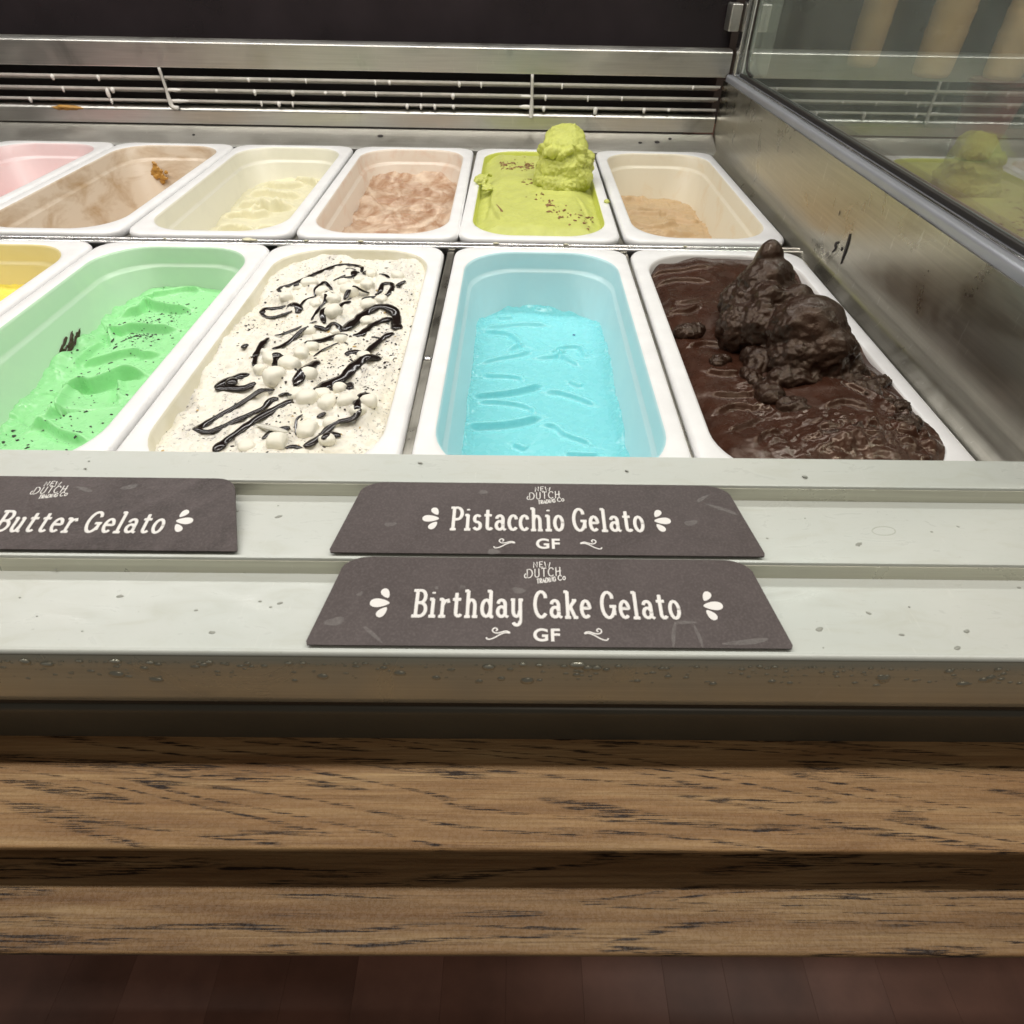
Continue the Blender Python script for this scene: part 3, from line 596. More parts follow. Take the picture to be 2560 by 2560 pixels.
# dark chocolate scraps stuck to the mint pan wall
mb = MB(); rr = np.random.default_rng(31); V, F = ICO[1]
for i in range(150):
    t = rr.beta(3.2, 2.6) if i % 4 else rr.random(); y = .415+.105*t; z = -.0465+.019*(t-.45)+rr.normal()*(.0024 if .45 < t < .9 else .0010); x = PANS['mint'][0]-(HW-inset_at(z))+.0006
    s = .0006+.0015*rr.random()*(1 if t > .4 else .5); U = V*np.array([s*.5, s*2.4, s*.8])*(1+.35*rr.standard_normal(V.shape)); U[:, 2] += U[:, 1]*.45; mb.add(U+np.array([x, y, z]), F)
mb.build('chocolate_scraps', M['nut'] if False else plain('dark_scraps', (.05, .026, .012), .5), mint_g, smooth=False)
# --- cookie and marshmallow
MM0 = [(-0.1783, 0.535, 0.0065), (-0.1637, 0.5199, 0.0055), (-0.1288, 0.5391, 0.0056), (-0.1066, 0.5612, 0.0058), (-0.1305, 0.5652, 0.0053), (-0.1514, 0.5053, 0.0054), (-0.144, 0.4754, 0.0064), (-0.1396, 0.4549, 0.0033), (-0.1423, 0.5272, 0.0074), (-0.1926, 0.5124, 0.0054), (-0.1739, 0.4066, 0.0066), (-0.1532, 0.4102, 0.0061), (-0.1577, 0.395, 0.0074), (-0.1635, 0.3806, 0.0082), (-0.1795, 0.3955, 0.0045), (-0.1354, 0.3545, 0.0069), (-0.1213, 0.3515, 0.0069), (-0.1082, 0.3501, 0.0064), (-0.0946, 0.3504, 0.006), (-0.1283, 0.3241, 0.007), (-0.1132, 0.3111, 0.0043), (-0.1261, 0.2954, 0.0066), (-0.1181, 0.3707, 0.0048)]
MM = MM0+[(-.165, .500, .0052), (-.158, .512, .0048), (-.150, .540, .0055), (-.138, .548, .0050), (-.120, .552, .0048), (-.160, .455, .0060), (-.150, .445, .0055), (-.132, .440, .0052), (-.122, .500, .0060), (-.112, .505, .0052), (-.118, .475, .0058), (-.150, .425, .0050), (-.142, .385, .0060), (-.128, .362, .0058), (-.145, .362, .0052), (-.100, .340, .0050), (-.115, .330, .0055), (-.142, .308, .0060), (-.160, .305, .0052), (-.170, .365, .0046), (-.182, .420, .0046), (-.186, .53, .0050), (-.11, .415, .005)]
def z_bw0(X, Y, a, b, e):
    z = -.0065+.0034*fbm(X*40, Y*40, o=4, seed=23)+.0013*np.abs(fbm(X*120, Y*120, o=3, seed=24))
    for mx, my, r in MM: z = z+.0022*np.exp(-((X-mx)**2+(Y-my)**2)/(r*1.5)**2)
    return z+.0035*np.exp(-((X+.150)/.045)**2-((Y-.47)/.11)**2)-.0015*smooth(.012, .003, e)
def z_bw(X, Y, a, b, e): return z_bw0(X, Y, a, b, e)
bw_g = mound('bw', M['bw'], 'cream coloured gelato topped with marshmallows, cookie crumbs and chocolate drizzle', -.006, z_bw, 190, 400)
MZ = {(mx, my): zat('bw', mx, my)+(.0002 if (mx, my, r_) in MM0 else -.0012) for mx, my, r_ in MM}
def marsh_top(x, y):
    z = zat('bw', x, y)
    for mx, my, r in MM:
        d2 = ((x-mx)**2+(y-my)**2)/(r*1.02)**2
        if d2 < 1: z = max(z, MZ[(mx, my)]+r*.78*math.sqrt(1-d2)**.8)
    return z
rr = np.random.default_rng(41); V, F = ICO[3]
for mx, my, r in MM:
    sq = np.sign(V)*np.abs(V)**.8; U = sq*np.array([r*rr.uniform(.95, 1.12), r*rr.uniform(.85, 1.0), r*.80])*(1+.13*fbm(V[:, 0]*1.2+mx*900, V[:, 1]*1.2+my*900, V[:, 2]*1.2, 2)[:, None])
    an = rr.uniform(0, 3); c, s = math.cos(an), math.sin(an); U = np.stack([U[:, 0]*c-U[:, 1]*s, U[:, 0]*s+U[:, 1]*c, U[:, 2]], 1)
    zc = MZ[(mx, my)]; mk('marshmallow', U+np.array([mx, my, zc]), F, M['marsh'], bw_g, loc=(mx, my, zc))
DRIZZLE=[(0.0018, [(-0.2065, 0.5342), (-0.1957, 0.5391), (-0.1814, 0.5658), (-0.167, 0.5893), (-0.1531, 0.5951), (-0.1432, 0.585), (-0.1408, 0.5724)]),(0.0018, [(-0.2065, 0.5342), (-0.2017, 0.5254)]),(0.0017, [(-0.1617, 0.5509), (-0.157, 0.5558), (-0.152, 0.5572)]),(0.0015, [(-0.1585, 0.5405), (-0.1527, 0.5488), (-0.1444, 0.5551), (-0.1448, 0.5672), (-0.1423, 0.5698)]),(0.0029, [(-0.146, 0.5684), (-0.1448, 0.5575)]),(0.001, [(-0.154, 0.5694), (-0.151, 0.574), (-0.1457, 0.5722)]),(0.0014, [(-0.1371, 0.5651), (-0.1379, 0.575), (-0.1306, 0.5816)]),(0.0016, [(-0.1248, 0.5705), (-0.1188, 0.5695), (-0.1145, 0.5635)]),(0.0019, [(-0.1899, 0.528), (-0.1851, 0.5289)]),(0.0015, [(-0.169, 0.5156), (-0.1707, 0.5265), (-0.1686, 0.5355), (-0.1662, 0.5414), (-0.1588, 0.5314)]),(0.0023, [(-0.2084, 0.4914), (-0.2079, 0.5016), (-0.1991, 0.5019), (-0.1912, 0.5022)]),(0.0016, [(-0.2084, 0.4914), (-0.2026, 0.4866), (-0.1927, 0.4855), (-0.1836, 0.4872), (-0.1813, 0.4882)]),(0.003, [(-0.1883, 0.4981), (-0.1833, 0.4993), (-0.1773, 0.4934), (-0.1775, 0.4874)]),(0.0011, [(-0.1773, 0.4934), (-0.1749, 0.5048), (-0.1694, 0.5156)]),(0.0012, [(-0.1626, 0.4742), (-0.1605, 0.4929), (-0.1573, 0.5002), (-0.1586, 0.516), (-0.1548, 0.5193), (-0.15, 0.518)]),(0.002, [(-0.1442, 0.5122), (-0.1386, 0.5254), (-0.1266, 0.5303)]),(0.0021, [(-0.1306, 0.5169), (-0.1197, 0.5173), (-0.108, 0.5242), (-0.1087, 0.5446), (-0.1167, 0.5443), (-0.1177, 0.5328), (-0.122, 0.5304)]),(0.0027, [(-0.1054, 0.5447), (-0.0976, 0.5497)]),(0.0017, [(-0.1019, 0.5334), (-0.1017, 0.5448)]),(0.0021, [(-0.1452, 0.4894), (-0.1427, 0.5007), (-0.138, 0.5081)]),(0.0023, [(-0.1496, 0.4642), (-0.153, 0.4755), (-0.1526, 0.4813), (-0.1479, 0.4873)]),(0.0039, [(-0.1336, 0.4565), (-0.1284, 0.4724), (-0.1199, 0.4923), (-0.1091, 0.4967), (-0.0985, 0.4909), (-0.0954, 0.4754), (-0.0928, 0.466)]),(0.0029, [(-0.1248, 0.4496), (-0.119, 0.4542), (-0.1122, 0.4729), (-0.1012, 0.4849)]),(0.0012, [(-0.1846, 0.4495), (-0.179, 0.4578), (-0.1693, 0.4655), (-0.156, 0.4663)]),(0.002, [(-0.178, 0.4225), (-0.1728, 0.4351), (-0.1651, 0.4492), (-0.1523, 0.4577), (-0.1471, 0.457), (-0.1439, 0.4653), (-0.1383, 0.4627), (-0.1357, 0.4564)]),(0.0021, [(-0.1888, 0.4125), (-0.1894, 0.4313), (-0.1886, 0.445)]),(0.0025, [(-0.1541, 0.4248), (-0.146, 0.4376), (-0.1385, 0.4483), (-0.1291, 0.4507)]),(0.0024, [(-0.1242, 0.4183), (-0.1189, 0.4233), (-0.1119, 0.4243), (-0.1082, 0.4353), (-0.1016, 0.4494), (-0.0954, 0.4576)]),(0.0013, [(-0.1106, 0.4491), (-0.1013, 0.4476)]),(0.0008, [(-0.1457, 0.4129), (-0.1413, 0.4243), (-0.1322, 0.4337)]),(0.0045, [(-0.2018, 0.4276), (-0.1981, 0.426)]),(0.0016, [(-0.1857, 0.4008), (-0.1887, 0.4171), (-0.1881, 0.4322)]),(0.0036, [(-0.1703, 0.3992), (-0.1692, 0.4063), (-0.1664, 0.4104)]),(0.0034, [(-0.2049, 0.3764), (-0.1989, 0.3869), (-0.1914, 0.3938), (-0.1876, 0.3929)]),(0.0029, [(-0.2049, 0.3764), (-0.1951, 0.3758), (-0.1856, 0.376), (-0.1785, 0.3808)]),(0.0049, [(-0.1998, 0.3812), (-0.1918, 0.3833)]),(0.0033, [(-0.1476, 0.3697), (-0.1451, 0.3863), (-0.141, 0.406)]),(0.004, [(-0.1327, 0.3647), (-0.1285, 0.3774), (-0.1189, 0.387), (-0.1137, 0.4007), (-0.1067, 0.4121), (-0.0984, 0.4175)]),(0.0025, [(-0.1265, 0.3684), (-0.1189, 0.3776), (-0.1095, 0.3688)]),(0.0023, [(-0.1143, 0.3833), (-0.11, 0.3688)]),(0.0021, [(-0.1617, 0.3693), (-0.1695, 0.3638), (-0.1832, 0.3515), (-0.1936, 0.3397), (-0.1989, 0.3301), (-0.1984, 0.3263), (-0.1909, 0.3249), (-0.1802, 0.3321), (-0.1696, 0.3403), (-0.1626, 0.347), (-0.1602, 0.3545), (-0.1552, 0.3564)]),(0.0013, [(-0.1559, 0.3589), (-0.1518, 0.3608), (-0.1463, 0.3574)]),(0.0029, [(-0.1781, 0.3012), (-0.176, 0.3097), (-0.1697, 0.3216), (-0.1632, 0.334), (-0.1544, 0.3439), (-0.1454, 0.354)]),(0.0023, [(-0.1516, 0.3102), (-0.1473, 0.319), (-0.1393, 0.3245)]),(0.0025, [(-0.1268, 0.3078), (-0.1193, 0.3174), (-0.1105, 0.3289), (-0.0992, 0.3346), (-0.1011, 0.3467), (-0.1003, 0.3602), (-0.093, 0.3613)]),(0.0024, [(-0.1146, 0.308), (-0.1119, 0.3153), (-0.1062, 0.3169)]),(0.0021, [(-0.1144, 0.3514), (-0.1152, 0.3599), (-0.1109, 0.3617), (-0.1056, 0.3584)]),(0.0015, [(-0.136, 0.3027), (-0.1327, 0.3063), (-0.1277, 0.3064)]),(0.002, [(-0.1259, 0.338), (-0.1214, 0.3422)]),(0.0009, [(-0.1344, 0.3193), (-0.1372, 0.3315), (-0.1348, 0.3378)]),]
for w, pts in DRIZZLE:
    P = catmull(pts, 7); L = [0]
    for i in range(1, len(P)): L.append(L[-1]+np.linalg.norm(P[i]-P[i-1]))
    zz = np.array([marsh_top(p[0], p[1]) for p in P])
    for _ in range(14):
        if len(zz) > 4: zz[1:-1] = (zz[:-2]+zz[1:-1]+zz[2:])/3
    raw = np.array([marsh_top(p[0], p[1]) for p in P]); zz = np.maximum(zz, raw-.0006)+.0004
    for _ in range(3):
        if len(zz) > 4: zz[1:-1] = (zz[:-2]+zz[1:-1]+zz[2:])/3
    R_ = []
    for i in range(len(P)):
        t = L[i]/max(L[-1], 1e-9); e = min(t, 1-t)*L[-1]
        R_.append(1.12*w*min(1, .45+.55*math.sqrt(min(1, e/(.0015+w))))*(1+.25*float(vnoise(np.array([P[i][0]*170]), np.array([P[i][1]*170]))[0])))
    mb = MB(); mb.add(*tube_vf([(p[0], p[1], z+.0003) for p, z in zip(P, zz)], R_, 8, (0, 0, 1), .36)); mb.build('chocolate_drizzle', M['sauce'], bw_g)
rr = np.random.default_rng(51); pts = []
def inbw(p): 
    return -.222 < p[0] < -.080 and .285 < p[1] < .612
for cx_, cy_, sx, sy, n in ((-.118, .395, .014, .020, 130), (-.098, .47, .010, .05, 110), (-.10, .36, .016, .022, 80), (-.155, .46, .05, .09, 260), (-.15, .34, .04, .03, 120), (-.205, .49, .006, .04, 40), (-.15, .598, .05, .008, 40), (-.108, .43, .016, .014, 70)):
    for _ in range(n):
        p = (cx_+rr.normal()*sx, cy_+rr.normal()*sy)
        if inbw(p): pts.append(p)
shards('cookie_crumbs', 'bw', pts, M['crumb'], bw_g, (.00025, .0012), .0001, 6)
pts = [(rr.uniform(-.21, -.09), rr.uniform(.3, .6)) for _ in range(34)]
shards('toffee_bits', 'bw', pts, plain('toffee_bit', (.55, .38, .14), .4), bw_g, (.0006, .0018), .0001, 7)
# a wafer shard lying near the front
mk('wafer_shard', ICO[3][0]*np.array([.012, .0022, .0012])@np.array([[.94, -.34, 0], [.34, .94, 0], [0, 0, 1]])+np.array([-.148, .3185, zat('bw', -.148, .3185)+.003]), ICO[3][1], plain('pale_shard', (.62, .60, .52), .2), bw_g)
# --- chocolate
def z_choc(X, Y, a, b, e):
    z = -.0045+.0030*fbm(X*20, Y*20, o=2, seed=33)+.0006*fbm(X*60, Y*40, o=2, seed=35)
    z = z+.010*np.exp(-((X-.215)/.035)**2-((Y-.40)/.09)**2)-.006*smooth(.014, 0, e)*smooth(.18, .14, X)
    z = z+.007*np.exp(-((X-.21)/.045)**2-((Y-.315)/.028)**2)
    rough = np.exp(-((X-.212)/.04)**2-((Y-.318)/.022)**2)+.7*np.exp(-((X-.165)/.012)**2-((Y-.37)/.04)**2)+.8*np.exp(-((X-.247)/.008)**2-((Y-.37)/.09)**2)
    z = z+rough*(.0050*np.abs(fbm(X*75, Y*75, o=3, seed=37))+.0008*fbm(X*300, Y*300, o=2, seed=38))
    S = [[(.125, .585), (.15, .590), (.185, .592)], [(.128, .565), (.15, .572), (.175, .568)], [(.128, .525), (.14, .512), (.16, .519)], [(.125, .50), (.14, .498), (.155, .507)], [(.135, .445), (.15, .452), (.168, .44)],
         [(.138, .405), (.15, .400), (.163, .402)], [(.135, .375), (.15, .372), (.165, .372)], [(.134, .352), (.148, .360), (.163, .356)], [(.137, .330), (.150, .338), (.160, .345)], [(.148, .312), (.156, .322), (.168, .326)], [(.20, .345), (.215, .350), (.226, .340)], [(.222, .375), (.236, .36), (.240, .335)]]
    return z+lips(X, Y, S, .0026, .009, .004, .8)
choc_g = mound('choc', M['choc'], 'glossy dark chocolate gelato filling the pan to the rim', -.0045, z_choc, 170, 380)
DG = None
def blob(name, ells, voxel, disp, m, label=None, cat=None, parent=None, base=(0, 0, 0)):
    """many overlapping ellipsoids fused into one skin, then roughened"""
    mb = MB(); V, F = ICO[3]
    for (x, y, z, rx, ry, rz, ax, ay, az) in ells:
        Rm = np.array((Matrix.Rotation(ax, 3, 'X') @ Matrix.Rotation(ay, 3, 'Y') @ Matrix.Rotation(az, 3, 'Z'))); mb.add((V*np.array([rx, ry, rz]))@Rm.T+np.array([x, y, z]), F)
    tmp = mb.build('tmp_blob', m); md = tmp.modifiers.new('r', 'REMESH'); md.mode = 'VOXEL'; md.voxel_size = voxel
    dg = bpy.context.evaluated_depsgraph_get(); me = bpy.data.meshes.new_from_object(tmp.evaluated_get(dg)); bpy.data.objects.remove(tmp)
    n = len(me.vertices); co = np.empty(n*3); me.vertices.foreach_get('co', co); co = co.reshape(-1, 3); no = np.empty(n*3); me.vertices.foreach_get('normal', no); no = no.reshape(-1, 3)
    # relax a little so that the seams between lumps melt together
    ed = np.empty(len(me.edges)*2, int); me.edges.foreach_get('vertices', ed); ed = ed.reshape(-1, 2)
    for _ in range(4):
        acc = np.zeros_like(co); cnt = np.zeros(n); np.add.at(acc, ed[:, 0], co[ed[:, 1]]); np.add.at(acc, ed[:, 1], co[ed[:, 0]]); np.add.at(cnt, ed[:, 0], 1); np.add.at(cnt, ed[:, 1], 1)
        co = co*.5+.5*acc/np.maximum(cnt, 1)[:, None]
    co = co+no*disp(co[:, 0], co[:, 1], co[:, 2])[:, None]-np.array(base)
    me.vertices.foreach_set('co', co.ravel()); me.polygons.foreach_set('use_smooth', [True]*len(me.polygons)); me.update()
    if not me.materials: me.materials.append(m)
    o = bpy.data.objects.new(name, me); link(o, parent); o.location = Vector(base)-(world_loc(parent) if parent else Vector((0, 0, 0)))
    if label: tag(o, label, cat)
    return o
E_ = [(.186, .478, .012, .024, .026, .020, 0, 0, 0), (.190, .480, .024, .018, .020, .019, 0, 0, 0), (.203, .474, .014, .022, .024, .022, 0, 0, 0), (.200, .482, .030, .014, .015, .018, 0, 0, 0), (.195, .487, .018, .020, .026, .030, .25, 0, 0), (.196, .493, .040, .011, .012, .019, .15, .0, 0), (.194, .478, .026, .015, .018, .020, 0, 0, 0),
      (.181, .462, .010, .022, .022, .022, 0, 0, 0), (.170, .448, .006, .017, .018, .019, 0, 0, 0), (.182, .440, .012, .018, .020, .020, 0, 0, 0), (.190, .456, .022, .017, .018, .018, 0, 0, 0),
      (.208, .450, .020, .016, .016, .022, 0, 0, 0), (.208, .418, .016, .029, .028, .031, 0, .2, 0), (.216, .402, .008, .024, .022, .026, 0, .2, 0), (.200, .400, .006, .022, .018, .020, 0, 0, 0),
      (.240, .418, .000, .011, .018, .013, 0, 0, .4), (.236, .398, -.001, .014, .014, .012, 0, 0, 0), (.195, .385, .000, .022, .012, .010, 0, 0, 0), (.226, .384, -.001, .016, .011, .009, 0, 0, 0), (.238, .372, -.003, .012, .016, .010, 0, 0, 0), (.243, .350, -.003, .009, .014, .009, 0, 0, 0), (.236, .326, -.002, .014, .010, .010, 0, 0, 0), (.215, .318, -.001, .018, .009, .011, 0, 0, 0), (.195, .312, -.002, .016, .008, .010, 0, 0, 0), (.178, .412, -.002, .012, .016, .010, 0, 0, 0), (.168, .395, -.004, .008, .014, .008, 0, 0, 0), (.172, .372, -.004, .010, .014, .007, 0, 0, 0), (.185, .352, -.003, .012, .012, .007, 0, 0, 0)]
def d_heap(x, y, z):
    sm = np.exp(-((x-.211)/.022)**2-((y-.412)/.026)**2)*smooth(.012, .025, z)+smooth(.028, .044, z)*.8   # smooth dome and smooth peak
    r = np.clip(1-sm, .04, 1)
    return .0016*fbm(x*60, y*60, z*60, 2, 61)+r*(.0026*(.35-np.abs(fbm(x*70, y*70, z*70, 3, 62, .5)))+.0013*fbm(x*190, y*190, z*190, 3, 63))
blob('chocolate_heap', E_, .0010, d_heap, M['choc_chunk'], 'dark rough peaked heap of chocolate fudge on the chocolate gelato', 'gelato scoop', base=(.20, .43, 0))
for i, (x, y, s) in enumerate(((.138, .467, .009), (.150, .417, .006), (.244, .327, .007), (.247, .345, .006), (.252, .382, .006))):
    zz = zat('choc', x, y)
    blob('fudge_chunk', [(x, y, zz, s*1.3, s, s*.7, 0, 0, i), (x+s*.8, y+s*.5, zz, s*.8, s*.8, s*.6, 0, 0, 0)], .0007, lambda a, b, c: .0012*np.abs(fbm(a*260, b*260, c*260, 3, 71)), M['choc_chunk'], parent=choc_g, base=(x, y, zz))
# --- pistachio
def z_pist(X, Y, a, b, e):
    z = -.010+.011*smooth(0, .030, e)+.0016*fbm(X*20, Y*16, o=3, seed=43)+.0004*fbm(X*120, Y*120, o=3, seed=44)
    return z+lips(X, Y, [[(-.034, .81), (-.028, .76), (-.016, .70)], [(-.034, .86), (-.03, .80), (-.033, .73)], [(.072, .80), (.078, .76), (.08, .71)]], .0022, .014, .004, .6)
pist_g = mound('pist', M['pist'], 'smooth domed green pistachio gelato sprinkled with chopped nuts', -.008, z_pist, 150, 300)
E_ = [(.057, .858, .012, .0335, .033, .029, 0, 0, 0), (.0585, .866, .030, .0295, .028, .026, 0, 0, 0), (.058, .869, .047, .0245, .021, .0125, .30, 0, 0), (.053, .838, .002, .025, .022, .015, 0, 0, 0), (.040, .850, .004, .021, .020, .014, 0, 0, 0), (.073, .850, .008, .019, .022, .018, 0, 0, 0)]
rr = np.random.default_rng(65)
for i in range(30):
    t = rr.uniform(3.3, 6.1) if i % 3 else rr.uniform(0, 6.28); zz = rr.uniform(0.006, .040); q = math.sqrt(max(.02, 1-((zz-.018)/.045)**2)); s = rr.uniform(.005, .010)
    E_.append((.057+math.cos(t)*.0285*q, .862+math.sin(t)*.0285*q, zz, s*1.3, s, s*.8, rr.uniform(-1, 1), rr.uniform(-1, 1), 0))
for i in range(9): E_.append((.0285+.003*rr.normal(), .866+.004*rr.normal(), .030+.004*rr.normal(), .004, .004, .0028, rr.uniform(-1, 1), rr.uniform(-1, 1), 0))
for i in range(7): E_.append((.087+.0015*rr.normal(), .860+.006*rr.normal(), .022+.012*rr.normal(), .0035, .004, .0028, rr.uniform(-1, 1), rr.uniform(-1, 1), 0))
E_ += [(.068, .868, .058, .0022, .0022, .005, .1, .2, 0), (.050, .868, .0565, .011, .007, .003, 0, -.15, 0)]
def d_scoop(x, y, z):
    return .0011*fbm(x*90, y*90, z*90, 3, 71)+smooth(.052, .036, z)*(.0022*np.abs(fbm(x*115, y*115, z*115, 3, 72))-.0006)+.0004*fbm(x*420, y*420, z*420, 2, 74)
blob('pistachio_scoop', E_, .0009, d_scoop, M['pist_rough'], 'rough ball of pistachio gelato heaped on the full pistachio pan', 'gelato scoop', base=(.057, .86, .0))
E_ = [(-.045, .858, .001, .009, .010, .006, 0, -.2, 0)]
for i in range(22): E_.append((-.043+.0055*rr.normal()*.8, .848+.012*rr.normal()*.8, .003+.003*rr.random(), rr.uniform(.002, .004), rr.uniform(.002, .004), rr.uniform(.0012, .0025), rr.uniform(-1, 1), rr.uniform(-1, 1), 0))
for i in range(8): E_.append((-.035+.002*rr.normal(), .832-.002*i, .001, .003, .004, .002, 0, 0, 0))
blob('gelato_frill', E_, .0008, lambda x, y, z: .0007*fbm(x*260, y*260, z*260, 3, 75), M['pist'], parent=pist_g, base=(-.04, .85, 0))
mk('gelato_crumb', ICO[3][0]*np.array([.0034, .0030, .0022])*(1+.25*fbm(ICO[3][0][:, 0]*2, ICO[3][0][:, 1]*2, ICO[3][0][:, 2]*2)[:, None])+np.array([.104, .7774, .0015]), ICO[3][1], M['pist'], pist_g)
pts = []; rr = np.random.default_rng(77)
for _ in range(80): pts.append((rr.uniform(-.024, .022), .930+rr.normal()*.012-.2*0))
for _ in range(12): an = rr.uniform(0, 6.28); pts.append((.0135+.006*math.cos(an), .853+.009*math.sin(an)))
for _ in range(55): t = rr.random(); pts.append((.026+.045*t+rr.normal()*.008, .80-.11*t+rr.normal()*.012))
for _ in range(10): pts.append((.078+rr.normal()*.006, .735+rr.normal()*.010))
pts = [p for p in pts if p[0] < .088 and p[1] > .69]
shards('chopped_nuts', 'pist', pts, M['nut'], pist_g, (.0008, .0026), .0003, 8)
mb = MB(); P = catmull([(-.0228, .7633, zat('pist', -.0228, .7633)), (-.019, .748, zat('pist', -.019, .748)), (-.0158, .7341, zat('pist', -.0158, .7341))], 5); mb.add(*tube_vf(P, [.0004, .0006, .0007, .0008, .0009, .001, .0011, .0013, .0015, .0016, .001], 6, (0, 0, 1), .5)); mb.build('nut_sliver', M['nut'], pist_g)
# --- back row, partly eaten
def swirl(lev, seed, amp, tilt=0, fr=26, rg=1.0):
    def z(X, Y, a, b, e):
        w = fbm(X*fr, Y*fr, o=3, seed=seed); u = fbm(X*fr*.7+w*.9, Y*fr*.5+w*.6, o=3, seed=seed+3)
        return lev+amp*u+amp*.45*rg*np.abs(fbm(X*70, Y*45+3*u, o=3, seed=seed+5))-amp*.2+tilt*b+amp*1.2*smooth(.012, 0, e)*fbm(X*40, Y*40, seed=seed+9)
    return z
def strokes_in(key, n, seed, sx=.028):
    cx, cy = PANS[key][:2]; rr = np.random.default_rng(seed); out = []
    for i in range(n):
        x = cx+rr.uniform(-.042, .042); y = cy-.15+.3*(i+rr.random())/n; q = rr.uniform(-.5, .5); L_ = sx*rr.uniform(.6, 1.2)
        out.append([(x-L_, y-L_*q), (x-L_*.3, y+rr.uniform(-.006, .010)), (x+L_*.4, y+rr.uniform(-.004, .008)), (x+L_, y+L_*q)])
    return out
CRM = [[(-.372, .845), (-.355, .857), (-.335, .850), (-.315, .862)], [(-.37, .885), (-.35, .893), (-.325, .882), (-.305, .89)], [(-.368, .93), (-.345, .938), (-.32, .928), (-.295, .935)], [(-.365, .80), (-.345, .812), (-.32, .803)], [(-.36, .97), (-.33, .965), (-.30, .975)]]
cz = swirl(-.047, 81, .0022, .008)
mound('cream', M['cream'], 'pale lemon cream gelato in wavy ridges', -.046, lambda X, Y, a, b, e: cz(X, Y, a, b, e)+lips(X, Y, CRM+strokes_in('cream', 4, 19), .0080, .014, .0055, .85), 110, 240)
bz = swirl(-.060, 101, .0025, .004)
BG = [[(.15, .84), (.18, .852), (.21, .845), (.235, .85)], [(.15, .80), (.19, .808), (.22, .80)], [(.15, .89), (.185, .88), (.22, .895)], [(.16, .93), (.20, .938), (.235, .925)]]
mound('beige', M['beige'], 'soft beige gelato with spatula marks low in its pan', -.060, lambda X, Y, a, b, e: bz(X, Y, a, b, e)+lips(X, Y, BG+strokes_in('beige', 7, 9), .0052, .013, .005, .8), 110, 240)
hz = swirl(-.036, 91, .0040, .006, 15, .4); HS = strokes_in('hazel', 16, 4)
mound('hazel', M['hazel'], 'swirled pinkish brown hazelnut gelato', -.032, lambda X, Y, a, b, e: hz(X, Y, a, b, e)+lips(X, Y, HS, .0038, .014, .006, .8), 130, 280)
mound('yellow', M['yellow'], 'bright yellow gelato at the left edge', -.036, swirl(-.037, 111, .003), 70, 150)
mound('pink', M['pink'], 'pink gelato low in the leftmost back pan', -.055, swirl(-.056, 121, .003), 70, 150)
mound('empty', M['beige'], 'thin brown remains on the floor of the scraped pan', -.100, swirl(-.103, 131, .002), 70, 150)
E_ = []; rr = np.random.default_rng(5)
for i in range(26): E_.append((-.5165+.0095*rr.normal()*.7, .9975+.001*rr.random(), -.034+.008*rr.normal()*.8, rr.uniform(.0015, .005), .002, rr.uniform(.0015, .004), 0, rr.uniform(-1, 1), 0))
tag(blob('caramel_blob', E_, .0007, lambda x, y, z: .0006*fbm(x*300, y*300, z*300, 3, 79), M['caramel'], base=(-.5165, .9975, -.034)), 'sticky golden caramel blob on the far wall of the scraped pan', 'residue')

